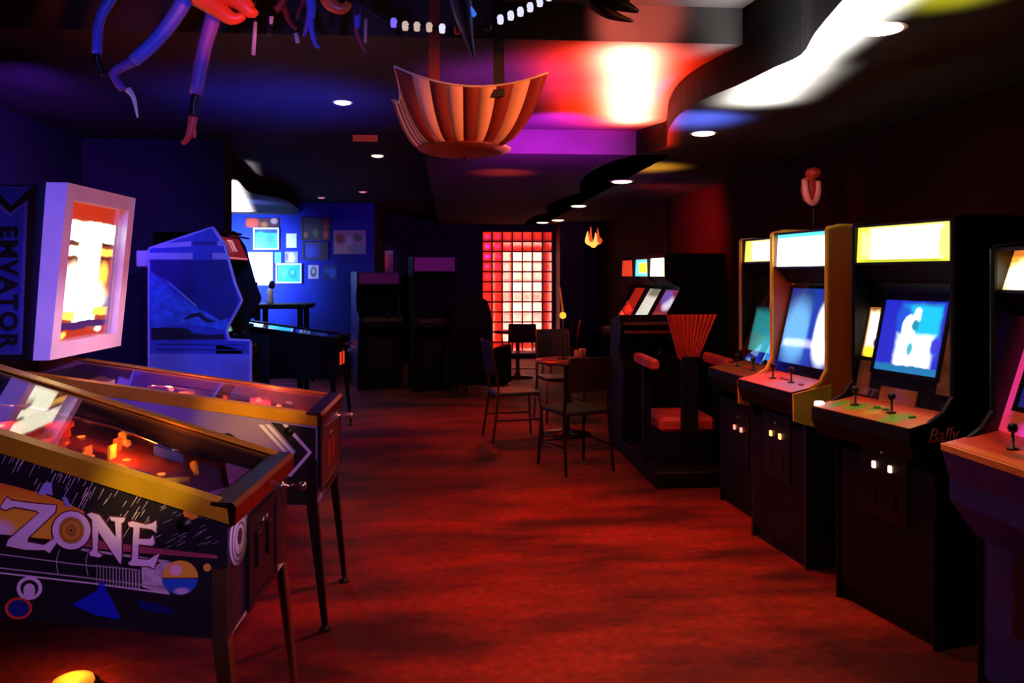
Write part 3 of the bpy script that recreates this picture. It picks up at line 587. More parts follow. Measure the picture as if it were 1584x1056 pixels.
# ------------------------------------------------------------------ upright arcade cabinets
def joystick(parent, x, y, z, col, n='joystick'):
    j = LT(n, [(.022, 0), (.02, .004), (.006, .006), (.005, .06)], (x, y, z), BLACKM, parent, 10)
    LT('ball_top', [(.004, .055), (.013, .06), (.018, .072), (.013, .086), (.001, .09)], (x, y, z), col, j, 10)
def upright(label, loc, rz, c):
    """local frame: front looks along -y, x is width, y=0 at the lower front, z up. c holds sizes and materials"""
    t = thing(c.get('name', 'arcade_cabinet'), label, 'arcade machine', loc, rz, c.get('group'))
    Wd = c['W']; hw = Wd / 2; D = c['D']; top = c['top']; mz0, mz1 = c['mz']; my = c['my']; lip = c['lip']; pz = c['pz']; sy = c['sy']
    th = .022
    prof = c.get('profile') or [(.02, .0), (.02, pz - .22), (lip + .01, pz - .14), (lip, pz - .02), (lip + .01, pz + .02), (sy - .06, pz + .12), (my + .07, mz0 - .14), (my - .015, mz0 - .03), (my - .015, mz1 + .005), (my + .05, top), (D, top), (D, 0)]
    for s in (-1, 1):
        x = -hw if s < 0 else hw - th
        sp = PR('side_panel', [(x, y, z) for y, z in prof], (th, 0, 0), c['side'] if s > 0 else c.get('side2', c['side']), t)
        ring = [(x + th / 2, y, z) for y, z in prof]
        bm = bmesh.new()
        for a, b in zip(ring, ring[1:] + ring[:1]):
            if a[2] < .01 and b[2] < .01: continue
            if min(a[2], b[2]) < c.get('trim_z', -1): continue  # trim left out low down, in place of shade there
            dv = Vector(b) - Vector(a)
            if dv.length > .004: tube(bm, [a, b], .0135, 6)
        link('edge_trim', bm, c.get('trim', BLACK) if s > 0 or 'trim2' not in c else c['trim2'], sp)
    I0, I1 = -hw + th, hw - th
    def sheet(nm, pts, m, thick=.012, par=None, x0=I0, x1=I1):
        (ya, za), (yb, zb_) = pts; n_ = Vector((0, zb_ - za, -(yb - ya))).normalized() * thick
        return PR(nm, [(x0, ya, za), (x1, ya, za), (x1, yb, zb_), (x0, yb, zb_)], n_, m, par or t)
    BX('back_panel', (I0, D - .02, .02), (I1, D - .005, top - .01), BLACK, t)
    BX('top_panel', (I0, my + .05, top - .03), (I1, my + .4, top - .012), BLACK, t) if c.get('slope_top') else BX('top_panel', (I0, my + .05, top - .03), (I1, D - .02, top - .012), BLACK, t)
    BX('front_panel', (I0, .03, .08), (I1, .05, pz - .2), c.get('front', BLACK), t)
    BX('kick_plate', (I0, .05, 0), (I1, .065, .08), BLACK, t)
    # marquee
    mq = PR('marquee', [(I0 + .008, my, mz0), (I1 - .008, my, mz0), (I1 - .008, my - .01 + c.get('mlean', .02), mz1), (I0 + .008, my - .01 + c.get('mlean', .02), mz1)], (0, .012, 0), c['marquee'], t)
    for z in (mz0 - .006, mz1 + .006): BX('marquee_retainer', (I0, my - .012, z - .006), (I1, my + .01, z + .006), BLACKM, mq)
    sheet('speaker_panel', [(my + .01, mz0 - .012), (my + .09, mz0 - .10)], BLACK, -.01)
    # screen and bezel
    s0, s1 = c['sz']; sl = c.get('slean', .10)
    sheet('monitor_shroud', [(sy - .05, pz + .05), (sy + sl + .05, mz0 - .09)], c.get('bezel', BLACK), .02)
    b0, b1 = c.get('sx', (-.24, .24))
    fy = lambda z: sy - .05 + (sl + .1) * (z - pz - .05) / (mz0 - .14 - pz)
    PR('screen', [(b0, fy(s0) - .014, s0), (b1, fy(s0) - .014, s0), (b1, fy(s1) - .014, s1), (b0, fy(s1) - .014, s1)], (0, .012, 0), c['screen'], t)
    bm = bmesh.new()
    def bar(xa, xb, za, zb_): prism(bm, [(xa, fy(za) - .02, za), (xb, fy(za) - .02, za), (xb, fy(zb_) - .02, zb_), (xa, fy(zb_) - .02, zb_)], (0, .018, 0))
    e = .018
    bar(b0 - e, b0, s0 - e, s1 + e); bar(b1, b1 + e, s0 - e, s1 + e); bar(b0, b1, s0 - e, s0); bar(b0, b1, s1, s1 + e)
    link('bezel_frame', bm, c.get('bezframe', BLACK), t)
    if c.get('bezart'):
        for k, (xa, xb, za, zb_, m_) in enumerate(c['bezart']):
            PR('bezel_card', [(xa, fy(za) - .012, za), (xb, fy(za) - .012, za), (xb, fy(zb_) - .012, zb_), (xa, fy(zb_) - .012, zb_)], (0, .008, 0), m_, t)
    PR('screen_glass', [(I0, fy(pz + .06) - .035, pz + .06), (I1, fy(pz + .06) - .035, pz + .06), (I1, fy(mz0 - .11) - .035, mz0 - .11), (I0, fy(mz0 - .11) - .035, mz0 - .11)], (0, .004, 0), GLASS, t)
    # control panel: overhanging box with sloped top
    px = hw + c.get('pover', .0); py1 = sy - .05
    cp = PR('control_panel', [(-px, lip, pz), (-px, py1, pz + .045), (-px, py1, pz - .03), (-px, lip + .03, pz - .13), (-px, lip, pz - c.get('pface', .06))], (2 * px, 0, 0), c['panelbox'], t)
    PR('panel_overlay', [(-px + .004, lip + .004, pz + .0005), (px - .004, lip + .004, pz + .0005), (px - .004, py1, pz + .0455), (-px + .004, py1, pz + .0455)], (0, 0, .003), c['panel'], cp)
    pzz = lambda y: pz + .004 + .045 * (y - lip) / (py1 - lip)
    my_ = (lip + py1) / 2
    for x in c.get('sticks', (-.12, .12)): joystick(cp, x, my_, pzz(my_), c.get('ball', BLACKM))
    for k, (x, dy) in enumerate(c.get('buttons', [(-.03, .02), (.02, .02), (.2, 0)])):
        LT('button', [(.016, 0), (.015, .006), (.010, .008), (.001, .009)], (x, my_ + dy, pzz(my_ + dy)), c.get('btn', REDP), cp, 10)
    # coin door
    cz = c.get('coinz', pz - .42)
    cd = BX('coin_door', (-.15, .022, cz - .2), (.15, .032, cz + .17), BLACKM, t, .003)
    for s in (-1, 1):
        sl_ = BX('coin_slot', (s * .05 - .011, .012, cz + .03), (s * .05 + .011, .024, cz + .062), c['coin'], cd, .004)
        BX('coin_return', (s * .06 - .025, .016, cz - .13), (s * .06 + .025, .024, cz - .05), c.get('creturn', BLACKM), cd, .003)
    LT('lock', [(.011, 0), (.011, .008), (.003, .01)], (0, .022, cz + .12), CHROME, cd, 10, 'y')
    return t
def floor_pt(p): return (p[0], p[1], 0)
def place(lipx, lipy, rz, lip):
    """floor position for a cabinet whose panel lip centre stands at (lipx, lipy)"""
    c_, s_ = math.cos(rz), math.sin(rz); return (lipx + s_ * lip, lipy - c_ * lip, 0)
OK_ = lambda k: tuple(k)
WHT = (3.2, 3.2, 2.9)
def coinlit(nm, col, es=3): return mat(nm, (.5, .2, .1), .4, emis=col, es=es, var=0)

# --- cabinet 3: black, bright yellow-white marquee, lit blue screen
rz = R(-90 + 13)
MQ3 = paint('marquee_yellow_white', (1.5, 1.35, .10), [('rect', .55, .5, .36, .42, .2, (3.4, 3.4, 2.9)), ('rect', .1, .5, .05, .35, .3, (2.6, 2.3, .5)), ('rect', .94, .5, .05, .4, .3, (2.2, 1.8, .3)), ('rect', .5, .03, .5, .05, .3, (.7, .75, .03))], 'xz', emit=True)
SC3 = paint('screen_blue_figures', (.02, .03, .75), [('rect', .62, .62, .30, .32, .15, (.01, .75, 1.2)), ('ell', .35, .75, .12, .2, .4, (.02, .12, .95)), ('ell', .45, .58, .11, .22, .15, (2.0, 2.4, 2.6)), ('ell', .56, .8, .06, .1, .2, (2.2, 2.4, 2.4)), ('rect', .58, .3, .27, .22, .25, (2.4, 2.6, 2.6)), ('ell', .55, .66, .05, .08, .3, (.02, .4, .6)), ('ell', .52, .33, .04, .1, .4, (.1, .7, .8)), ('rect', .5, .04, .6, .06, .3, (.02, .25, .6)), ('ell', .9, .4, .07, .12, .4, (.05, .05, .9))], 'xz', emit=True, noise=.06)
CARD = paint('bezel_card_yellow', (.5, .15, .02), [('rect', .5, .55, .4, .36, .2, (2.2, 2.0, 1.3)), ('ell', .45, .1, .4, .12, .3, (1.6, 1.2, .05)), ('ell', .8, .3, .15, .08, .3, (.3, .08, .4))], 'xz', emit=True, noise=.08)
ART3 = mat('brown_bezel_art', (.28, .10, .03), .4, var=.5, scale=14)
PAN3 = paint('panel_orange_green', (.55, .20, .03), [('rect', .5, .95, .6, .3, .3, (.5, .07, .03)), ('ell', .3, .45, .07, .25, .5, (.1, .5, .02)), ('ell', .12, .4, .06, .25, .5, (.12, .5, .03)), ('ell', .75, .3, .09, .3, .5, (.08, .5, .02)), ('ell', .5, .3, .06, .2, .5, (.6, .42, .04)), ('ell', .45, .55, .05, .2, .5, (.15, .45, .03))], 'xy', noise=.1)
def straight(c, fwd=.02):
    return [(.03, 0), (.03, c['pz'] - .2), (c['lip'] + .07, c['pz'] - .13), (c['lip'] + .05, c['pz'] - .02), (c['sy'] - .11, c['pz'] + .05), (c['my'] - fwd, c['pz'] + .12), (c['my'] - fwd, c['mz'][1] + .008), (c['my'] + .06, c['top']), (c['D'], c['top']), (c['D'], 0)]
base = dict(W=.64, D=.82, top=1.83, mz=(1.64, 1.81), my=.12, lip=-.12, pz=.94, sy=.20, sz=(1.09, 1.43), side=BLACK, trim=BLACK, marquee=MQ3, screen=SC3, panel=PAN3, panelbox=BLACK, coin=coinlit('coin_lit_peach', (1, .5, .32), 4))
c3 = dict(base); c3.update(W=.62, bezart=[(-.285, -.19, 1.18, 1.42, CARD), (.2, .285, 1.06, 1.46, ART3), (-.285, -.2, 1.0, 1.16, ART3), (-.12, .1, .985, 1.055, mat('orange_instruction_card', (.45, .14, .03), .4))], sx=(-.185, .19), sz=(1.13, 1.46), coinz=.66,
           front=BLACK, btn=mat('green_button', (.05, .4, .04), .35), sticks=(-.15, .08), sy=.17, slean=.03); c3['profile'] = straight(c3, .0)
m3 = upright('black arcade cabinet with yellow-white lit marquee and orange panel with green spots', place(1.83, 3.51, rz, -.12), rz, c3)
BX('panel_edge_glare', (-.318, -.105, .915), (-.285, -.06, .965), mat('white_glare_glow', (.7, .7, .8), .3, emis=(.95, .95, 1), es=2.5, var=0), m3, .006)  # glowing block in place of glare on the panel end
text_mesh('side_script', 'Bally', .085, mat('maroon_script', (.55, .1, .12), .5), m3, Matrix.Translation((.3128, .05, .905)) @ Matrix.Rotation(R(90), 4, 'Z') @ Matrix.Rotation(R(90), 4, 'X'), shear=.35)

# --- cabinet 2: yellow body with orange sides
rz = R(-90 + 7)
YEL = mat('yellow_laminate', (.75, .42, .04), .4); ORS = paint('orange_side_shaded', (.55, .07, .012), [('rect', .5, .97, .7, .085, .02, (.32, .16, .05)), ('ell', .6, .6, .5, .5, .6, (.62, .09, .012)), ('rect', .5, .2, .7, .24, .01, (.006, .005, .005))], 'yz')  # black lower part of the orange side is painted shade
MQ2 = paint('marquee_white_cyan', (1.0, 1.5, 1.5), [('rect', .5, .42, .46, .5, .25, (3.2, 3.3, 2.9)), ('rect', .5, .97, .6, .08, .3, (.15, 1.3, 1.4))], 'xz', emit=True)
SC2 = paint('screen_blue_glare', (.01, .03, .42), [('ell', .45, .8, .6, .22, .6, (.012, .05, .30)), ('ell', .25, .42, .28, .40, .45, (.25, .75, 1.5)), ('ell', .82, .45, .22, .40, .25, (2.2, 2.4, 2.8)), ('rect', .55, .45, .06, .5, .6, (.01, .06, .7))], 'xz', emit=True)  # white reflections on the screen painted into its emission
PAN2 = paint('panel_pink', (.75, .30, .35), [('rect', .25, .5, .3, .6, .4, (.8, .2, .2)), ('rect', .75, .6, .25, .5, .5, (.55, .45, .8))], 'xy')
c2_ = dict(base); c2_.update(W=.60, top=1.845, mz=(1.63, 1.82), my=.18, lip=-.06, sy=.23, slean=.03, side=ORS, trim=YEL, marquee=MQ2, screen=SC2, panel=PAN2, panelbox=BLACK, sx=(-.26, .26), sz=(1.06, 1.5), pz=.95, pface=.05, trim_z=.8,
                             coin=coinlit('coin_lit_amber', (1, .45, .12), 3), front=BLACK, sticks=(-.1, .1), coinz=.62); c2_['profile'] = straight(c2_, .02)
m2 = upright('yellow edged arcade cabinet with orange side and blue screen with painted white reflections', place(1.78, 4.48, rz, -.06), rz, c2_)
PR('panel_end', [(.303, -.055, .945), (.303, .17, .99), (.303, .17, .75), (.303, .12, .75), (.303, -.05, .80)], (.012, 0, 0), YEL, m2)
PR('panel_end', [(-.303, -.055, .945), (-.303, .17, .99), (-.303, .17, .75), (-.303, .12, .75), (-.303, -.05, .80)], (-.012, 0, 0), YEL, m2)
# --- cabinet 1
rz = R(-90 + 5)
MQ1 = paint('marquee_cream', (1.4, .9, .12), [('rect', .58, .5, .36, .42, .2, (3.2, 3.1, 2.2)), ('rect', .1, .5, .06, .4, .3, (2.2, 1.3, .2))], 'xz', emit=True)
SC1 = paint('screen_teal', (.005, .03, .05), [('rect', .5, .4, .48, .5, .2, (.02, .36, .34)), ('ell', .8, .92, .2, .1, .4, (.03, .1, .6)), ('ell', .6, .1, .4, .25, .5, (.05, .6, .5))], 'xz', emit=True)
c1_ = dict(base); c1_.update(W=.62, my=.2, lip=-.06, sy=.28, mz=(1.67, 1.815), marquee=MQ1, screen=SC1, sx=(-.24, .24), sz=(1.06, 1.36), panel=mat('brown_panel', (.2, .08, .02), .4), trim=mat('tan_trim', (.35, .2, .06), .4), coin=coinlit('coin_lit_red', (1, .22, .16), 2.5), pz=.93, trim_z=1.0, slean=.04); c1_['sy'] = .25; c1_['profile'] = straight(c1_, .02)
m1 = upright('black arcade cabinet with cream marquee and teal screen next to the yellow one', place(1.84, 5.25, rz, -.06), rz, c1_)
# --- cabinet 4: near, blue
rz = R(-90 + 2)
MQ4 = paint('marquee_orange_flame', (1.6, .55, .04), [('ell', .12, .3, .12, .4, .4, (3, 2.6, 1.6)), ('rect', .3, .5, .06, .5, .3, (.55, .12, .01)), ('ell', .5, .3, .16, .35, .5, (3, 2.4, 1.4)), ('ell', .75, .7, .12, .3, .4, (.6, .15, .01)), ('ell', .85, .3, .1, .3, .4, (2.6, 2, .6)), ('rect', .2, .95, .4, .12, .4, (.8, .2, .02))], 'xz', emit=True, noise=.12)
SC4 = paint('screen_navy', (.008, .012, .18), [('ell', .5, .5, .5, .5, .5, (.012, .02, .26))], 'xz', emit=True)
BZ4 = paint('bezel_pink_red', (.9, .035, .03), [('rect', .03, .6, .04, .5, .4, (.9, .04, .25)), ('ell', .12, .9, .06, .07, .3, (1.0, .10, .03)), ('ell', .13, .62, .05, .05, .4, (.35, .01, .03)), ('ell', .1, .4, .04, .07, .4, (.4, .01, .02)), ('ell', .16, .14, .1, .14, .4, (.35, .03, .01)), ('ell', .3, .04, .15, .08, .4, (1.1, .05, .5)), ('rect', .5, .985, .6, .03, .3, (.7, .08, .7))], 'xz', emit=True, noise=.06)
BLUEC = mat('navy_laminate', (.012, .025, .26), .45)
PAN4 = paint('panel_red_orange', (.7, .05, .006), [('rect', .5, .06, .6, .12, .4, (.9, .2, .02)), ('ell', .3, .75, .25, .25, .4, (.35, .02, .01)), ('ell', .6, .55, .2, .3, .5, (.9, .13, .01)), ('ell', .45, .3, .1, .1, .4, (.3, .06, .01))], 'xy', noise=.08)
c4_ = dict(base); c4_.update(W=.66, top=1.69, mz=(1.525, 1.67), my=.10, lip=-.12, sy=.14, slean=.05, pz=.95, sz=(1.10, 1.42), sx=(-.235, .235), bezel=BZ4, marquee=MQ4, screen=SC4, panel=PAN4, panelbox=BLUEC, trim=BLACK, side=paint('side_black_over_blue', (.004, .004, .006), [('rect', .5, .2, .7, .33, .02, (.012, .025, .26))], 'yz'), front=BLUEC, mlean=.06,
                             coin=mat('brass_coin_plate', (.35, .12, .05), .4), creturn=mat('brass_coin_plate', (.35, .12, .05), .4), sticks=(-.1, .12), coinz=.50, pface=.03); c4_['profile'] = straight(c4_, .02)
m4 = upright('blue arcade cabinet with orange flame marquee and red-pink screen surround', place(1.85, 2.56, rz, -.12), rz, c4_)
BX('panel_lip', (-.33, -.128, .925), (.33, -.118, .953), mat('orange_panel_lip', (.8, .26, .02), .4), m4, .003)
PR('front_apron', [(-.33, -.09, .90), (-.33, .05, .90), (-.33, .05, .60), (-.33, .018, .60), (-.33, -.09, .74)], (.66, 0, 0), BLUEC, m4)
# --- three cabinets further along the right wall
far = [(8.32, (3.0, 2.9, 2.3), 'white', paint('marquee_white_gold', (2.6, 2.6, 2.3), [('rect', .95, .5, .12, .5, .3, (2.4, 1.5, .2))], 'xz', emit=True), paint('screen_violet', (.5, .03, .10), [('ell', .6, .6, .3, .2, .4, (1.8, 1.5, 2)), ('ell', .3, .8, .3, .2, .5, (.4, .2, 1)), ('rect', .5, .1, .6, .2, .4, (.8, .10, .03))], 'xz', emit=True)),
       (9.02, None, 'teal and yellow', paint('marquee_teal_yellow', (.2, 1.1, 1.2), [('rect', .55, .5, .3, .3, .3, (1.8, 1.3, .05))], 'xz', emit=True), paint('screen_white', (1.9, 1.75, 1.5), [('ell', .5, .9, .5, .15, .5, (.5, .45, .3))], 'xz', emit=True)),
       (9.75, None, 'red', mat('marquee_red', (.6, .05, .02), .4, emis=(1, .07, .02), es=.7, var=0), mat('screen_red', (.6, .02, .02), .4, emis=(1, .035, .015), es=.85, var=0))]
for (yy, _, cn, mq, sc) in far:
    rz = R(-90 + 2); cf = dict(base); cf.update(W=.64, marquee=mq, screen=sc, my=.16, lip=-.10, mz=(1.565, 1.755), top=1.78, sz=(1.07, 1.42), sx=(-.26, .26), slean=.26, sy=.2, pz=.92, panel=mat('dark_red_panel', (.25, .03, .02), .4), coin=REDP, D=.8, pface=.06); cf.update(sy=.13, slean=.2, trim=BLACK); cf['profile'] = [(.02, 0), (.02, .7), (-.08, .78), (-.09, .92), (.05, .96), (.32, 1.45), (.15, 1.55), (.145, 1.765), (.2, 1.79), (.8, 1.785), (.8, 0)]
    upright('dark arcade cabinet with %s marquee against the far red wall' % cn, place(1.92, yy, rz, -.1), rz, cf)

# --- left cabinet with blue side art, built from the photo's angular side
rz = R(90)
pA = [(u, v) for u, v in ((232, 385), (328, 352), (345, 378), (362, 440), (372, 465), (348, 510), (352, 526), (385, 528))]
DA = 6.0
def sideA(u, v): # returns local (y, z): cabinet faces +x, local y grows towards the back
    p = at(u, v, DA); return (-1.50 - p.x, p.z)
profA = [sideA(*q) for q in pA]; profA = profA[::-1]
fr = profA[0]
profA = [(fr[0], 0), fr] + profA[1:] + [(profA[-1][0], 0)]
BSA = mat('blue_side_lam', (.035, .075, .50), .45, var=.12)
cA = dict(W=.62, D=profA[-1][0], top=1.93, mz=(1.70, 1.87), my=.14, lip=.04, pz=1.02, sy=.28, slean=.12, sz=(1.13, 1.5), sx=(-.2, .2), side=BLACK, side2=BSA, trim=BLACK, trim2=mat('pale_blue_trim', (.35, .42, .8), .4), profile=profA,
          marquee=paint('marquee_red_letters', (.18, .008, .015), [('rect', .5, .03, .6, .06, .3, (.7, .12, .2))], 'xz', emit=True), screen=paint('screen_cyan_low', (.01, .02, .04), [('ell', .5, .05, .45, .16, .5, (.5, 1.2, 1.1))], 'xz', emit=True),
          panel=BLACK, panelbox=BLACK, coin=REDP, mlean=.085, coinz=.6, btn=mat('orange_button', (.7, .2, .04), .4, emis=(1, .25, .05), es=.5, var=0))
mA = upright('tall arcade cabinet with blue landscape side art and red marquee before the picture wall', (-1.50, at(300, 450, DA).y + .31, 0), rz, cA)
text_mesh('marquee_letters', 'TR', .14, mat('pale_pink_letters', (.8, .5, .55), .4, emis=(.8, .35, .4), es=.8, var=0), mA, Matrix.Translation((-.08, cA['my'] + .03, 1.80)) @ Matrix.Rotation(R(90 - 24), 4, 'X'), shear=.1)
xs = -.31
def sa(u, v, lay=0):
    y, z = sideA(u, v); return Vector((xs - .0008 - .001 * lay, y, z))
def dA(nm, pts, m, lay=0): PR(nm, [sa(a, b, lay) for a, b in pts], (.001, 0, 0), m, mA)
PB = mat('pale_stripe_print', (.38, .42, .72), .45); LB = mat('wave_blue_print', (.04, .16, .68), .45, var=.4, scale=16); NB = mat('night_blue_print', (.012, .02, .22), .45, var=.2); KB = mat('black_hill_print', (.008, .01, .03), .5)  # wave art is a brighter blue than the panel
dA('sky_print', [(234, 402), (350, 402), (364, 455), (368, 466), (350, 500), (330, 495), (308, 478), (270, 440), (236, 420)], NB)
dA('stripe_print', [(237, 383), (258, 376), (296, 373), (296, 381), (236, 384)], PB, 1)
dA('stripe_print', [(233, 391), (298, 391), (298, 401), (233, 401)], PB, 1)
dA('stripe_print', [(328, 391), (351, 391), (353, 401), (328, 401)], PB, 1)
dA('stripe_print', [(336, 373), (344, 373), (347, 380), (336, 380)], PB, 1)
dA('title_print', [(299, 373), (333, 373), (333, 379), (299, 379)], NB, 1)
dA('wave_print', [(234, 420), (262, 445), (300, 475), (318, 482), (340, 496), (352, 492), (349, 512), (320, 505), (290, 500), (250, 506), (235, 506)], LB, 1)
dA('hill_print', [(236, 507), (262, 506), (290, 508), (300, 515), (325, 518), (345, 516), (347, 525), (236, 525)], KB, 2)
dA('ridge_print', [(283, 494), (296, 485), (310, 483), (320, 492), (334, 497), (320, 499), (306, 489), (295, 492)], KB, 2)
dA('crest_line', [(258, 434), (262, 436), (302, 470), (306, 476), (300, 472)], PB, 2)
dA('lower_stripe', [(242, 531), (378, 533), (378, 535), (242, 533)], NB, 1)
dA('lower_stripe', [(242, 539), (380, 541), (380, 543), (242, 541)], NB, 1)
dA('pale_base_print', [(234, 546), (384, 548), (384, 620), (234, 620)], mat('periwinkle_print', (.16, .22, .70), .45), 0)

# wall speaker-like pale bracket behind the cabinet
BXo = BX('wall_bracket', (-2.38, 6.05, 1.66), (-2.2, 6.17, 1.76), mat('pale_grey_bracket', (.5, .5, .6), .5), None, .01)
BXo.parent = mA; BXo.matrix_parent_inverse = Matrix.Identity(4); BXo.location = (0, 0, 0)
bm = bmesh.new(); box(bm, (-.29, cA['D'] - .01, 1.64), (-.2, cA['D'] + .10, 1.76)); bevel(bm, .008)
bpy.data.objects.remove(BXo); link('rear_bracket', bm, mat('pale_grey_bracket', (.5, .5, .6), .5), mA)

# ------------------------------------------------------------------ pictures on the blue wall
def picture(u0, v0, u1, v1, label, m, frame_m=None, fw=.025, D=12.98, group=None, cat='picture'):
    a = at(u0, v0, D); b = at(u1, v1, D)
    yw = 12.996
    k = yw / a.y; a = Vector((a.x * k, yw, H + (a.z - H) * k)); k = yw / b.y; b = Vector((b.x * k, yw, H + (b.z - H) * k))
    t = thing('framed_picture' if frame_m else 'pinned_print', label, cat, ((a.x + b.x) / 2, yw, b.z), 0, group)
    w_ = b.x - a.x; h_ = a.z - b.z
    if frame_m:
        bm = bmesh.new(); hw = w_ / 2
        box(bm, (-hw, -.03, 0), (-hw + fw, 0, h_)); box(bm, (hw - fw, -.03, 0), (hw, 0, h_)); box(bm, (-hw + fw, -.03, 0), (hw - fw, 0, fw)); box(bm, (-hw + fw, -.03, h_ - fw), (hw - fw, 0, h_))
        link('frame', bm, frame_m, t); BX('print', (-hw + fw, -.012, fw), (hw - fw, 0, h_ - fw), m, t)
    else:
        BX('print', (-w_ / 2, -.008, 0), (w_ / 2, 0, h_), m, t)
    return t
FW = mat('white_frame', (.85, .85, .85), .4, var=.05); FD = mat('dark_frame', (.03, .03, .05), .4)
picture(392, 352, 432, 386, 'white framed cyan picture with dark top below the red print', paint('print_cyan_a', (.02, .45, .65), [('rect', .5, .95, .7, .15, .2, (.01, .05, .25)), ('ell', .25, .4, .3, .4, .4, (.05, .75, .7)), ('ell', .65, .45, .2, .3, .4, (.03, .25, .7))]), FW)
picture(443, 361, 459, 383, 'small blank white sheet right of the cyan picture', mat('white_sheet', (.85, .85, .85), .6, var=.04))
picture(384, 390, 422, 441, 'tall cream poster with a small green mark', paint('print_cream', (.85, .85, .75), [('ell', .65, .45, .1, .12, .4, (.25, .6, .5))]))
picture(425, 390, 435, 407, 'tiny cyan card between the cream poster and a photo', mat('cyan_card', (.05, .5, .6), .5))
picture(441, 389, 461, 406, 'small photo of a pale shape above the wide cyan picture', paint('print_pale', (.35, .35, .5), [('ell', .5, .4, .25, .5, .4, (.85, .8, .85)), ('ell', .15, .5, .12, .3, .4, (.25, .15, .2))]))
picture(427, 407, 467, 438, 'white framed cyan picture with swirls, lowest of the bright pictures', paint('print_cyan_b', (.02, .5, .62), [('ell', .3, .5, .12, .25, .5, (.08, .8, .75)), ('ell', .65, .5, .18, .3, .3, (.02, .3, .6)), ('ell', .65, .55, .08, .14, .3, (.1, .8, .8))], noise=.1), FW)
picture(380, 337, 432, 352, 'dark red print directly above the cyan picture', paint('print_red', (.05, .01, .02), [('ell', .2, .5, .2, .6, .4, (.6, .06, .03)), ('ell', .85, .7, .1, .3, .4, (.6, .3, .3)), ('ell', .55, .3, .1, .3, .4, (.4, .1, .02))]))
picture(466, 336, 511, 372, 'dark collage print with green and red spots', paint('print_collage', (.012, .015, .05), [('ell', .5, .3, .1, .2, .5, (.05, .2, .05)), ('ell', .9, .2, .12, .25, .4, (.5, .08, .03)), ('ell', .9, .7, .1, .25, .4, (.25, .04, .05)), ('ell', .1, .2, .1, .15, .4, (.25, .14, .05))]), FD)
picture(468, 374, 508, 402, 'deep blue print under the dark collage', paint('print_blue', (.01, .03, .25), [('ell', .3, .5, .3, .4, .4, (.02, .05, .5)), ('rect', .85, .5, .15, .6, .2, (.01, .01, .05))]), FD)
picture(516, 356, 566, 393, 'wide collage of pale photos near the wall corner', paint('print_photos', (.3, .27, .5), [('ell', .2, .65, .15, .2, .3, (.2, .04, .1)), ('ell', .75, .68, .14, .18, .3, (.05, .12, .18)), ('rect', .75, .2, .25, .2, .3, (.15, .3, .5)), ('ell', .48, .55, .1, .2, .4, (.35, .4, .75)), ('rect', .25, .2, .22, .2, .3, (.4, .32, .5))], noise=.1), None)
picture(477, 410, 493, 431, 'small black and white portrait right of the swirled cyan picture', paint('print_bw', (.5, .5, .6), [('ell', .5, .5, .3, .38, .3, (.05, .05, .12)), ('ell', .5, .55, .15, .2, .3, (.4, .4, .55))]), None)
picture(499, 410, 521, 434, 'blue splashed print with ragged shapes', paint('print_splash', (.012, .03, .2), [('ell', .7, .5, .25, .35, .5, (.03, .12, .7)), ('ell', .3, .7, .12, .2, .5, (.02, .1, .5))], noise=.3), None)
ye = GBY - .004
pp = at(595, 406, ye)
po = tag(BX('red_poster', (pp.x - .17, ye - .006, pp.z - .25), (pp.x + .17, ye, pp.z + .22), paint('print_red_poster', (.10, .02, .06), [('ell', .5, .6, .28, .35, .4, (.55, .08, .02)), ('rect', .5, .95, .45, .06, .3, (.3, .15, .15)), ('rect', .5, .05, .45, .06, .3, (.25, .05, .3))])), 'small red poster alone on the dark end wall', 'poster')
lamp('poster_glow', 'SPOT', (-.9, 13.4, 2.4), 30, (.6, .3, 1), (pp.x, ye, pp.z), 26, .8, .05)

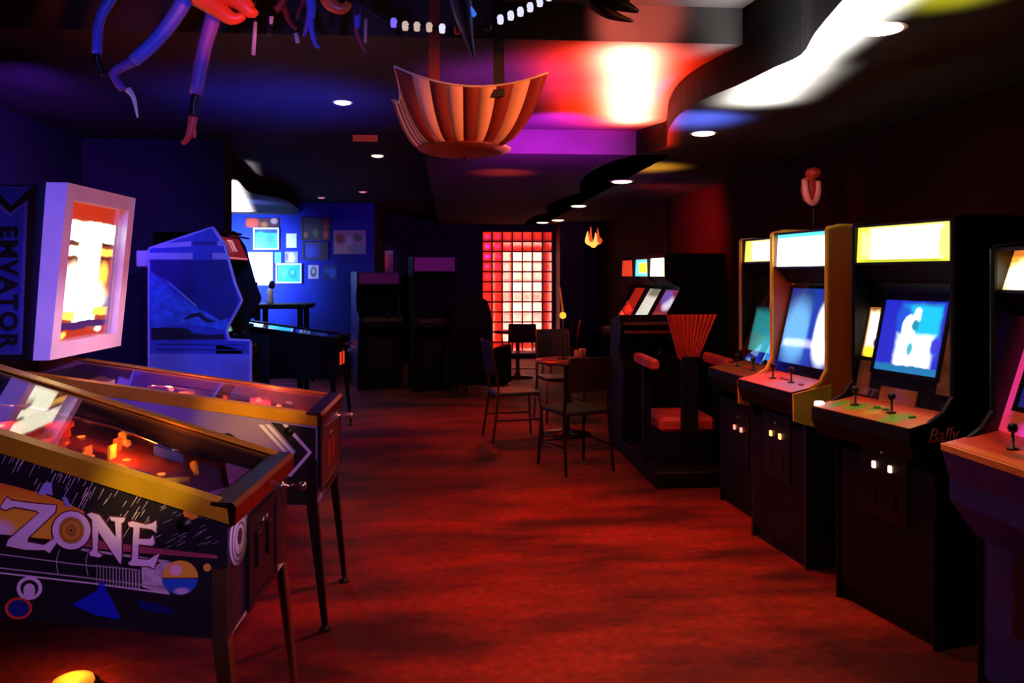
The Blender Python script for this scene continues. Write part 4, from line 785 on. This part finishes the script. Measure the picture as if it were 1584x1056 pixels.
# ------------------------------------------------------------------ striped pendant
pc = at(718, 190, 3.5)
pd = thing('pendant_lamp', 'inverted square fabric pendant with radiating red and cream stripes on two straps', 'pendant lamp', (pc.x, pc.y, 2.105), R(5))
hs = .305; zr = .285
def pend(side, tt, s):
    # rim point along one side, raised corners, then in towards the low centre
    a = -hs + 2 * hs * tt; sag = .06 * (1 - (2 * tt - 1) ** 2)
    bow = 1 - .10 * (1 - (2 * tt - 1) ** 2)
    rim = Vector((a, -hs * bow, zr - sag))
    k = s ** .42
    p = Vector((rim.x * k, rim.y * k, rim.z * (s ** 1.7)))
    return Matrix.Rotation(side * math.pi / 2, 3, 'Z') @ p
CREAM = mat('cream_cloth', (.85, .50, .34), .7, var=.1); DRED = mat('oxblood_cloth', (.22, .02, .012), .7, var=.1)
for sd in range(4):
    for k in range(9):
        bm = bmesh.new(); N = 10
        grid = []
        for i in range(N + 1):
            s = .03 + .97 * i / N
            grid.append([(pend(sd, (k + j / 2) / 9, s)) for j in range(3)])
        vo = [[bm.verts.new(p) for p in r] for r in grid]; vi = [[bm.verts.new(p + Vector((0, 0, .004))) for p in r] for r in grid]
        for i in range(N):
            for j in range(2):
                bm.faces.new((vo[i][j], vo[i][j + 1], vo[i + 1][j + 1], vo[i + 1][j])); bm.faces.new((vi[i][j], vi[i + 1][j], vi[i + 1][j + 1], vi[i][j + 1]))
        for j in range(2): bm.faces.new((vo[N][j], vo[N][j + 1], vi[N][j + 1], vi[N][j])); bm.faces.new((vo[0][j + 1], vo[0][j], vi[0][j], vi[0][j + 1]))
        for i in range(N):
            bm.faces.new((vo[i][0], vo[i + 1][0], vi[i + 1][0], vi[i][0])); bm.faces.new((vo[i + 1][2], vo[i][2], vi[i][2], vi[i + 1][2]))
        link('cloth_stripe', bm, CREAM if k % 2 else DRED, pd, True)
    TB('rim_cord', [pend(sd, j / 12, 1.0) + Vector((0, 0, .003)) for j in range(13)], .0045, mat('pale_cord', (.75, .6, .55), .6), pd, 6)
LT('base_cap', [(.001, -.014), (.06, -.012), (.15, -.002), (.20, .014), (.205, .022), (.02, .02)], (0, 0, 0), DRED, pd, 20)
LT('finial', [(.001, -.045), (.007, -.038), (.006, -.02), (.012, -.01)], (0, 0, 0), BLACKM, pd, 10)
pcn = Matrix.Rotation(R(-5), 3, 'Z')
for dx, mm in ((-.125, mat('red_strap', (.35, .05, .02), .6)), (.135, mat('black_strap', (.02, .015, .015), .6))):
    p0 = pcn @ Vector((dx, -.27, .19)); p1_ = pcn @ Vector((dx + (.0 if dx < 0 else .0), -.16, .795))
    q0 = pcn @ Vector((.022, 0, 0))
    PR('strap', [p0 - q0, p0 + q0, p1_ + q0, p1_ - q0], pcn @ Vector((0, .006, 0)), mm, pd)

# ------------------------------------------------------------------ hanging decorations
DH = 2.75
CEILZ = 2.9
def A_(u, v, d=DH): return at(u, v, d)
VIO = mat('violet_skin', (.20, .08, .42), .45); ORSH = mat('orange_shell', (.85, .10, .02), .4); BLU = mat('blue_skin', (.10, .14, .75), .45); BONE = mat('bone', (.7, .66, .6), .5)
org = A_(360, -60)
cr = thing('hanging_creature', 'long limbed creature sculpture with orange shell hung from the ceiling', 'sculpture', tuple(org))
def cr_tube(nm, pts, rad, m, par=None, n=10):
    P_ = [Vector(p) - org for p in smoothpath(pts, 4)]
    k = len(P_) - 1
    rr = [rad[0] + (rad[1] - rad[0]) * i / k for i in range(k + 1)]
    return TB(nm, P_, rr, m, par or cr, n)
cr_tube('torso', [A_(270, -45), A_(350, -50), A_(430, -40), A_(520, -35), A_(600, -45)], (.09, .06), VIO)
for (pts) in ([(310, -8), (330, 8), (358, 28), (378, 24)], [(350, -14), (372, 2), (388, 18), (396, 14)]):
    sh = cr_tube('shell_plate', [A_(u, v, DH - .08) for u, v in pts], (.045, .012), ORSH)
cr_tube('shell_plate', [A_(503, -12, DH - .05), A_(512, 6, DH - .05), A_(530, 14, DH - .05), A_(540, 4, DH - .05)], (.03, .012), ORSH)
l1 = cr_tube('limb', [A_(290, -40), A_(285, 0), A_(248, 55), A_(206, 95)], (.030, .022), BLU)
cr_tube('forearm', [A_(206, 95), A_(182, 108), A_(176, 118), A_(190, 138)], (.018, .012), VIO, l1)
cr_tube('claw', [A_(198, 138), A_(207, 152), A_(213, 182)], (.012, .003), BONE, l1)
cr_tube('claw', [A_(172, 112), A_(176, 122), A_(180, 134)], (.010, .004), REDP, l1)
l2 = cr_tube('limb', [A_(340, -40), A_(330, 25), A_(316, 75), A_(303, 146)], (.028, .022), VIO)
cr_tube('forearm', [A_(303, 146), A_(300, 162), A_(299, 180)], (.013, .013), BLACKM, l2)
cr_tube('hand', [A_(299, 180), A_(296, 198), A_(290, 214), A_(282, 222)], (.017, .008), mat('red_skin', (.5, .05, .04), .5), l2)
cr_tube('finger', [A_(298, 196), A_(301, 206), A_(300, 214)], (.009, .004), mat('red_skin', (.5, .05, .04), .5), l2)
l3 = cr_tube('limb', [A_(215, -60), A_(170, 0), A_(153, 36), A_(150, 84)], (.02, .016), BLU)
cr_tube('forearm', [A_(150, 84), A_(152, 98), A_(160, 116)], (.014, .008), BLACKM, l3)
for uu in (300, 420, 560):
    p = A_(uu, -45) - org
    TB('wire', [p, Vector((p.x, p.y, CEILZ - org.z))], .003, BLACKM, cr, 6)
# marionettes and rods dangling from the creature's rack
rack = thing('hanging_rack', 'dark ceiling rack rod carrying dangling trinkets beside the creature', 'ceiling rack', tuple(A_(520, -70, 2.9)))
ro = A_(520, -70, 2.9)
TB('rod', [A_(370, -70, 2.9) - ro, A_(760, -66, 2.9) - ro], .012, BLACKM, rack)
for uu in (380, 750):
    p = A_(uu, -70, 2.9) - ro; TB('wire', [p, Vector((p.x, p.y, CEILZ - ro.z))], .003, BLACKM, rack, 6)
def dangle(name, label, cat, u, parts, group=None, d=2.9):
    o0 = A_(u, -68, d); t = thing(name, label, cat, tuple(o0), 0, group)
    for (nm, pts, r0, r1, m) in parts:
        P_ = [Vector(A_(a, b, d)) - o0 for a, b in pts]; P_ = smoothpath(P_, 3) if len(P_) > 2 else P_
        k = max(1, len(P_) - 1); TB(nm, P_, [r0 + (r1 - r0) * i / k for i in range(k + 1)], m, t, 8)
    return t
dangle('hanging_chime', 'pale chime rod hanging next to the orange shell', 'chime', 393, [('cord', [(396, -68), (395, 34)], .002, .002, BLACKM), ('rod', [(395, 34), (392, 85)], .0075, .0075, BONE)])
dangle('hanging_chime', 'pinkish chime rod hanging near the white bulb string', 'chime', 566, [('cord', [(566, -68), (566, 30)], .002, .002, BLACKM), ('rod', [(566, 30), (565, 66)], .007, .006, mat('pink_rod', (.6, .35, .35), .5))])
dangle('marionette', 'blue jointed puppet dangling with one leg bent', 'puppet', 480, [('cord', [(478, -68), (478, -10)], .002, .002, BLACKM), ('torso', [(478, -12), (482, 10), (480, 28)], .02, .016, BLU), ('leg', [(480, 26), (482, 46), (488, 68), (494, 74)], .013, .006, BLU), ('leg', [(478, 26), (474, 44), (470, 56)], .012, .006, VIO), ('arm', [(474, -6), (464, 14), (460, 30)], .01, .006, DRED)])
dangle('marionette', 'small blue puppet with crimson tail dangling beside the pink rod', 'puppet', 552, [('cord', [(552, -68), (552, 10)], .002, .002, BLACKM), ('torso', [(552, 8), (553, 26), (552, 44)], .013, .010, BLU), ('tail', [(550, 44), (556, 62), (566, 82)], .008, .005, mat('crimson_skin', (.35, .03, .1), .5))])
dangle('marionette', 'dark puppet with bone feet dangling between orange shell and blue puppet', 'puppet', 440, [('cord', [(440, -68), (440, -5)], .002, .002, BLACKM), ('torso', [(440, -8), (436, 6), (426, 16)], .018, .012, DRED), ('leg', [(440, 10), (446, 30), (458, 45)], .012, .008, DRED), ('foot', [(458, 52), (461, 66)], .009, .008, BONE), ('foot', [(420, 26), (419, 38)], .009, .006, BONE), ('weight', [(417, 38), (416, 46), (417, 54)], .012, .012, BLACKM)])
dangle('hanging_spike', 'blue cone spike hanging in front of the striped pendant', 'ornament', 715, [('cord', [(712, -66), (712, -30)], .002, .002, BLACKM), ('cone', [(708, -30), (716, 20), (724, 55), (733, 92)], .05, .003, BLU), ('tip_bulb', [(724, 12), (731, 20), (735, 24)], .014, .008, mat('sky_blue_lit', (.1, .3, .9), .3, emis=(.05, .2, 1), es=.8, var=0))])
# string of white bulbs
DB = 3.0; bo = at(700, -60, DB)
st = thing('bulb_string', 'sagging string of white bulbs hung across the ceiling in front of the pendant', 'string lights', tuple(bo))
curve = [(560, 5), (585, 24), (610, 37), (640, 42), (672, 44), (700, 46), (745, 42), (773, 30), (801, 19), (829, 7), (860, -10)]
cp_ = smoothpath([at(u, v, DB) for u, v in curve], 4)
TB('cable', [p - bo for p in [at(545, -205, DB)] + cp_ + [at(880, -205, DB)]], .005, BLACKM, st, 6)
WB = mat('white_bulb', (.8, .8, .8), .3, emis=(.75, .78, 1), es=1.0, var=0); WBB = mat('cream_bulb', (.8, .7, .5), .3, emis=(.65, .5, .35), es=.8, var=0); BB = mat('blue_bulb', (.2, .2, .9), .3, emis=(.2, .15, 1), es=.9, var=0)
for (u, v, m) in ((609, 35, BB), (627, 40, WBB), (645, 41, WBB), (664, 42, WBB), (684, 44, WB), (774, 30, WB), (790, 24, WB), (805, 18, WB), (820, 11, WB), (835, 3, WB), (707, 46, REDP), (755, 40, BLACKM), (849, -6, WB)):
    p = at(u, v, DB) - bo
    LT('bulb', [(.001, -.018), (.010, -.016), (.0125, -.004), (.0125, .008), (.008, .016), (.001, .018)], p, m, st, 10)
# dark carved beak
bk = at(950, -40, 2.9); bt = thing('hanging_beak', 'dark carved hooked beak ornament hanging before the red lit ceiling', 'ornament', tuple(bk))
def bkt(nm, pts, r0, r1):
    P_ = [Vector(at(u, v, 2.9)) - bk for u, v in pts]; P_ = smoothpath(P_, 4); k = len(P_) - 1
    TB(nm, P_, [r0 + (r1 - r0) * (i / k) ** 1.2 for i in range(k + 1)], BLACKM, bt, 10)
bkt('upper_jaw', [(915, -20), (945, 0), (968, 10), (988, 18)], .045, .006)
bkt('lower_jaw', [(915, 0), (938, 18), (958, 27), (980, 33)], .03, .004)
bkt('crest', [(930, -30), (960, -12), (975, 0)], .03, .006)
p = Vector((0, 0, 0)); TB('wire', [at(935, -25, 2.9) - bk, Vector((at(935, -25, 2.9).x - bk.x, at(935, -25, 2.9).y - bk.y, CEILZ - bk.z))], .003, BLACKM, bt, 6)
# ceiling vent
vp = at(855, 8, 3.3)
vt = thing('ceiling_vent', 'dark blue slatted vent panel above the bulb string', 'vent', (vp.x, 3.35, CEILZ))
VB = mat('vent_blue', (.06, .06, .3), .5)
link('frame', (lambda b: (box(b, (-.22, -.15, -.02), (.22, -.13, 0)), box(b, (-.22, .13, -.02), (.22, .15, 0)), box(b, (-.22, -.13, -.02), (-.2, .13, 0)), box(b, (.2, -.13, -.02), (.22, .13, 0)), b)[-1])(bmesh.new()), VB, vt)
for k in range(7): BX('slat', (-.2, -.115 + k * .036, -.016), (.2, -.095 + k * .036, -.006), VB, vt)
# small red ceiling sign
sp_ = at(565, 213, 6.6)
sg = thing('ceiling_sign', 'small dim red sign hanging under the dark ceiling by the downlight', 'sign', (sp_.x, sp_.y, sp_.z))
BX('panel', (-.1, -.01, -.03), (.1, .01, .03), mat('dim_red_sign', (.3, .03, .02), .5, emis=(.25, .02, .01), es=.5, var=0), sg); TB('stem', [(0, 0, .03), (0, 0, 2.72 - sp_.z)], .006, BLACKM, sg, 6)

# ------------------------------------------------------------------ right wall fixtures
q = at(1254, 290, 5.3)
hd = thing('wall_mask', 'pinkish red carved mask on a stem above the blue screen cabinet', 'mask', (q.x, q.y, q.z))
PINK = mat('pink_carving', (.75, .30, .28), .35)
k = 5.3 / F
LT('brow', [(.001, -.03), (.04, -.025), (.055, .0), (.045, .03), (.001, .045)], (.02, 0, .09), mat('red_carving', (.45, .05, .03), .4), hd, 14)
TB('jaw', smoothpath([(-.05, -.02, .05), (-.045, -.03, -.03), (-.025, -.035, -.09), (.012, -.035, -.1), (.04, -.02, -.04), (.045, -.01, .04)], 4), .022, PINK, hd)
LT('face', [(.001, -.10), (.04, -.07), (.055, 0), (.045, .07), (.001, .10)], (.0, .02, -.01), mat('red_carving', (.45, .05, .03), .4), hd, 14)
TB('stem', [(.03, .02, -.08), (.04, .03, -.26), (.04, .03, 1.845 - q.z)], .010, BLACKM, hd)
lamp('mask_glow', 'SPOT', (q.x - .7, q.y - .8, q.z + .1), 16, (1, .35, .3), (q.x, q.y, q.z), 22, .8, .03)
q = at(918, 372, 13.9)
orn = thing('wall_sconce', 'flame shaped amber sconce on the dark pillar by the glass blocks', 'sconce', (q.x, q.y, q.z))
AMB = mat('amber_flame', (.8, .4, .1), .4, emis=(1, .45, .08), es=1.6, var=0); AMR = mat('red_flame', (.8, .1, .05), .4, emis=(1, .10, .03), es=.7, var=0)
LT('cup', [(.03, -.12), (.06, -.08), (.1, -.04), (.09, -.03), (.001, -.05)], (0, 0, 0), AMB, orn, 14)
for (dx, hgt, mm) in ((-.11, .16, AMB), (.04, .14, AMB), (.12, .06, AMR), (-.05, .24, AMR), (.08, .22, AMR)):
    TB('flame_leaf', smoothpath([(dx * .4, 0, -.06), (dx, 0, 0), (dx * .9, 0, hgt)], 4), [.04, .04, .042, .045, .04, .03, .02, .012, .004], mm, orn, 8)
BX('back_plate', (-.04, .03, -.12), (.04, 14.56 - q.y + .1, .02), BLACKM, orn)
cp0 = at(1031, 350, 9.9)
tag(TB('conduit_pipe', [(2.775, cp0.y + .4, 2.53), (2.775, cp0.y + .4, 0)], .022, BLACKM), 'thin dark vertical conduit pipe on the red wall', 'pipe')

# ------------------------------------------------------------------ driving cabinet with ribbed seat
dr = thing('driving_cabinet', 'sit down driving game with ribbed red seat back and dark monitor hood', 'arcade machine', (1.84, 6.62, 0), R(180))
RIBM = mat('red_vinyl', (.75, .07, .04), .5); 
# local: seat looks along -y ; monitor housing at -y side
BX('platform', (-.32, -.95, 0), (.32, .75, .12), BLACK, dr, .01)
PR('monitor_housing', [(-.32, -.95, .12), (-.32, -.95, 1.16), (-.32, -.55, 1.22), (-.32, -.45, 1.12), (-.32, -.55, .9), (-.32, -.35, .76), (-.32, -.4, .12)], (.64, 0, 0), BLACK, dr)
for s in (0, 1): BX('hood_fin', (-.3, -.46 + s * .05, 1.14 - s * .07), (.3, -.36 + s * .05, 1.16 - s * .07), mat('dark_red_fin', (.15, .02, .015), .5), dr)
bm = bmesh.new()
for k in range(11):
    a0 = -1 + 2 * k / 11; a1 = -1 + 2 * (k + 1) / 11; am = (a0 + a1) / 2
    def sp2(a, s, out): return Vector((a * (.07 + .12 * s), (.46 + .10 * s - out), .93 + .34 * s))
    r0 = [sp2(a0, 0, 0), sp2(am, 0, .02), sp2(a1, 0, 0), sp2(a1, 0, -.06), sp2(a0, 0, -.06)]; r1 = [sp2(a0, 1, 0), sp2(am, 1, .02), sp2(a1, 1, 0), sp2(a1, 1, -.06), sp2(a0, 1, -.06)]
    link('seat_rib', loft(bmesh.new(), [r0, r1]), RIBM, dr)
# rear of the same seat back, towards the aisle start
for k in range(11):
    a0 = -1 + 2 * k / 11; a1 = -1 + 2 * (k + 1) / 11; am = (a0 + a1) / 2
    r0 = [Vector((a0 * .07, .52, .92)), Vector((am * .07, .535, .92)), Vector((a1 * .07, .52, .92))]; r1 = [Vector((a0 * .195, .62, 1.28)), Vector((am * .195, .64, 1.28)), Vector((a1 * .195, .62, 1.28))]
    link('seat_back_rib', loft(bmesh.new(), [r0, r1]), RIBM, dr)
BX('seat_cushion', (-.22, .02, .36), (.22, .5, .48), RIBM, dr, .03); BX('back_post', (-.06, .50, .36), (.06, .56, .95), BLACK, dr)
BX('seat_base', (-.2, .05, .12), (.2, .5, .36), BLACK, dr)
for s in (-1, 1): BX('arm_rest', (s * .29 - .035, .05, .86), (s * .29 + .035, .62, .94), RIBM, dr, .015); BX('arm_post', (s * .29 - .03, .3, .12), (s * .29 + .03, .38, .86), BLACK, dr)
sw = link('steering_wheel', annulus(bmesh.new(), (0, 0), .17, .17, .86, lambda x, y: (x, -.30 + y * .35, .90 + y * .93), (0, .02, .01), 24), BLACKM, dr)
TB('steering_column', [(0, -.5, .84), (0, -.3, .90)], .03, BLACKM, dr)

# ------------------------------------------------------------------ chairs, stools, tables
def chair(label, loc, rz, seat_m, frame_m, name='metal_chair', group=None, hgt=.47, back=.88):
    t = thing(name, label, 'chair', loc, rz, group)
    bm = box(bmesh.new(), (-.21, -.21, hgt - .035), (.21, .21, hgt)); bevel(bm, .015, 2); link('seat', bm, seat_m, t)
    for sx in (-1, 1):
        TB('front_leg', [(sx * .2, -.2, hgt - .02), (sx * .215, -.23, .01)], .012, frame_m, t)
        TB('rear_leg', smoothpath([(sx * .215, .26, .01), (sx * .2, .2, hgt - .02), (sx * .19, .22, hgt + .15), (sx * .185, .27, back)], 3), .012, frame_m, t)
    rows = []
    for i in range(5):
        z = hgt + .16 + (back - hgt - .15) * i / 4; y = .222 + .05 * i / 4
        rows.append([(-.185, y, z), (0, y + .03, z), (.185, y, z), (.185, y + .018, z), (0, y + .048, z), (-.185, y + .018, z)])
    link('backrest', loft(bmesh.new(), rows), seat_m, t, False)
    TB('stretcher', [(-.21, -.215, .2), (.21, -.215, .2)], .009, frame_m, t)
    for sx in (-1, 1): TB('stretcher', [(sx * .21, -.215, .22), (sx * .21, .24, .22)], .009, frame_m, t)
    return t
DKV = mat('dark_brown_vinyl', (.014, .005, .004), .4); DKM = mat('dark_frame_metal', (.03, .012, .01), .35, .7)
REDMET = mat('red_brown_metal', (.12, .03, .02), .4, .4)
chair('dark metal chair with low back in the aisle nearest the pinball machines', (1.02, 6.55, 0), R(200), DKV, DKM, hgt=.50, back=.92)
chair('dark chair turned sideways beside the round aisle table', (.62, 7.75, 0), R(100), DKV, REDMET, hgt=.48, back=.95)
chair('dark chair behind the round aisle table under the sconce', (1.2, 8.75, 0), R(10), DKV, REDMET, hgt=.48, back=.96)
def round_table(label, loc, h, r, top_m, leg_m):
    t = thing('round_table', label, 'table', loc)
    LT('table_top', [(r, h - .03), (r + .008, h - .015), (r, h), (.001, h)], (0, 0, 0), top_m, t, 28)
    LT('column', [(.05, .04), (.03, .08), (.028, h - .08), (.07, h - .03)], (0, 0, 0), leg_m, t, 14)
    LT('foot', [(.24, 0), (.24, .012), (.06, .035), (.05, .05)], (0, 0, 0), leg_m, t, 24)
    return t
round_table('small round dark table among the aisle chairs', (1.16, 7.95, 0), .74, .31, mat('table_red_wood', (.2, .05, .025), .3), DKM)
# items on the aisle table
lm = thing('table_lamp', 'slim rod lamp with an amber glowing ball on the aisle table', 'lamp', (1.13, 8.0, .74))
LT('base', [(.06, 0), (.06, .01), (.015, .02)], (0, 0, 0), DKM, lm, 16); TB('rod', [(0, 0, .015), (0, 0, .42)], .008, REDMET, lm)
LT('ball', [(.001, .4), (.025, .41), (.036, .435), (.025, .46), (.001, .472)], (0, 0, 0), mat('amber_ball', (.8, .5, .1), .3, emis=(1, .55, .05), es=1.2, var=0), lm, 14)
TB('spire', [(0, 0, .47), (-.03, 0, .72)], [.012, .005], mat('orange_spire', (.7, .2, .05), .4, emis=(1, .15, .02), es=.25, var=0), lm)
for (x, y) in ((1.24, 7.78), (1.32, 7.95)):
    LT('drinking_glass', [(.03, 0), (.034, .11), (.031, .11), (.027, .008), (.001, .008)], (x, y, .74), mat('amber_glass', (.6, .2, .1), .1), None, 14)
    o = bpy.context.scene.collection.objects[-1]; tag(o, 'small amber drinking glass on the round aisle table', 'glass', 'glasses on the aisle table')
# table and chairs by the glass blocks
round_table('low round table in front of the glass block window', (1.05, 12.4, 0), .72, .36, mat('table_red_wood', (.2, .05, .025), .3), REDMET)
chair('red-brown cafe chair left of the window table facing the glass blocks', (.42, 12.15, 0), R(75), DKV, REDMET)
chair('red-brown cafe chair with its back to the aisle at the window table', (1.05, 11.62, 0), R(175), DKV, REDMET)
chair('red-brown cafe chair right of the window table by the wall', (1.7, 12.3, 0), R(-80), DKV, REDMET)
# high back armchair and dark cabinets in the middle distance
ac = thing('armchair', 'black high backed armchair standing before the glass block window', 'chair', (.38, 10.6, 0), R(160))
bm = box(bmesh.new(), (-.29, -.3, .16), (.29, .26, .47)); bevel(bm, .04, 2); link('seat', bm, BLACK, ac)
link('backrest', loft(bmesh.new(), [[(-w_, .2 + .1 * k / 4, z), (w_, .2 + .1 * k / 4, z), (w_, .32 + .1 * k / 4, z), (-w_, .32 + .1 * k / 4, z)] for k, (w_, z) in enumerate(((.27, .3), (.27, .8), (.25, 1.1), (.21, 1.25), (.12, 1.31)))]), BLACK, ac)
for s in (-1, 1):
    bm = box(bmesh.new(), (s * .33 - .05, -.28, .16), (s * .33 + .05, .26, .66)); bevel(bm, .03, 2); link('arm', bm, BLACK, ac)
    for y in (-.24, .2): BX('leg', (s * .26 - .025, y - .025, 0), (s * .26 + .025, y + .025, .17), DARKWOOD, ac)
cfd = dict(base); cfd.update(W=.62, D=.75, marquee=mat('unlit_red_marquee', (.06, .01, .01), .4), screen=mat('dead_screen', (.01, .01, .012), .15), panel=mat('unlit_brown_panel', (.1, .04, .02), .4), coin=BLACKM, bezel=BLACK)
upright('unlit black arcade cabinet standing left of the high backed armchair', (-.18, 11.0, 0), R(8), cfd)
cfd2 = dict(cfd); cfd2.update(side=mat('plum_side', (.03, .01, .03), .5), top=1.62, mz=(1.46, 1.60), sz=(1.02, 1.3))
upright('unlit arcade cabinet with plum side left of the black unlit one', (-.95, 11.3, 0), R(14), cfd2)

# left middle distance: bar table, low table with red lantern
bt2 = thing('bar_table', 'dark tall bar table before the blue picture wall', 'table', (-2.1, 10.4, 0))
BX('table_top', (-.33, -.3, 1.16), (.36, .3, 1.22), BLACK, bt2, .01)
for sx in (-1, 1):
    for sy_ in (-1, 1): BX('leg', (sx * .26 - .03, sy_ * .22 - .03, 0), (sx * .26 + .03, sy_ * .22 + .03, 1.16), BLACK, bt2)
BX('foot_rail', (-.26, -.24, .3), (.26, -.2, .34), BLACK, bt2)
bp = at(421, 459, 10.3)
fg = thing('figurine', 'small white and dark figurine standing on the bar table', 'figurine', (bp.x + .02, 10.3, 1.22))
LT('body', [(.035, 0), (.05, .03), (.03, .1), (.045, .15), (.02, .19)], (0, 0, 0), FW, fg, 12); LT('head', [(.001, .18), (.035, .2), (.04, .24), (.02, .28), (.001, .29)], (.02, 0, 0), BLACK, fg, 12)
lt_ = thing('low_table', 'low dark side table under the blue wall near the aisle', 'table', (-1.75, 12.3, 0))
BX('table_top', (-.3, -.22, .42), (.3, .22, .46), mat('blue_grey_top', (.1, .14, .3), .3), lt_, .008)
for sx in (-1, 1):
    for sy_ in (-1, 1): BX('leg', (sx * .26 - .02, sy_ * .18 - .02, 0), (sx * .26 + .02, sy_ * .18 + .02, .42), BLACK, lt_)
ln = thing('lantern', 'small red glowing lantern on the low dark table', 'lantern', (-1.6, 12.25, .46))
LT('base', [(.05, 0), (.05, .015), (.03, .02)], (0, 0, 0), BLACKM, ln, 14); LT('globe', [(.03, .02), (.06, .05), (.065, .09), (.04, .13), (.02, .14)], (0, 0, 0), mat('red_globe', (.7, .08, .03), .4, emis=(1, .08, .02), es=1.0, var=0), ln, 14); TB('handle', smoothpath([(-.05, 0, .1), (-.04, 0, .17), (0, 0, .19), (.04, 0, .17), (.05, 0, .1)], 3), .004, BLACKM, ln, 6)
# added puck under the near pinball machines, standing in for an orange glow
fl = thing('floor_glow_puck', 'added amber glow puck on the floor under the pinball machines', 'lamp', (-1.42, 3.18, 0))
LT('housing', [(.09, 0), (.09, .03), (.075, .035)], (0, 0, 0), BLACKM, fl, 18); LT('lens', [(.075, .034), (.07, .05), (.04, .06), (.001, .064)], (0, 0, 0), mat('amber_glow_disc', (.8, .4, .1), .4, emis=(1, .25, .015), es=.8, var=0), fl, 18)
lamp('puck_glow_fill', 'POINT', (-1.42, 3.18, .14), 4, (1, .20, .015), None, radius=.03)  # added light that spreads the glow onto the floor
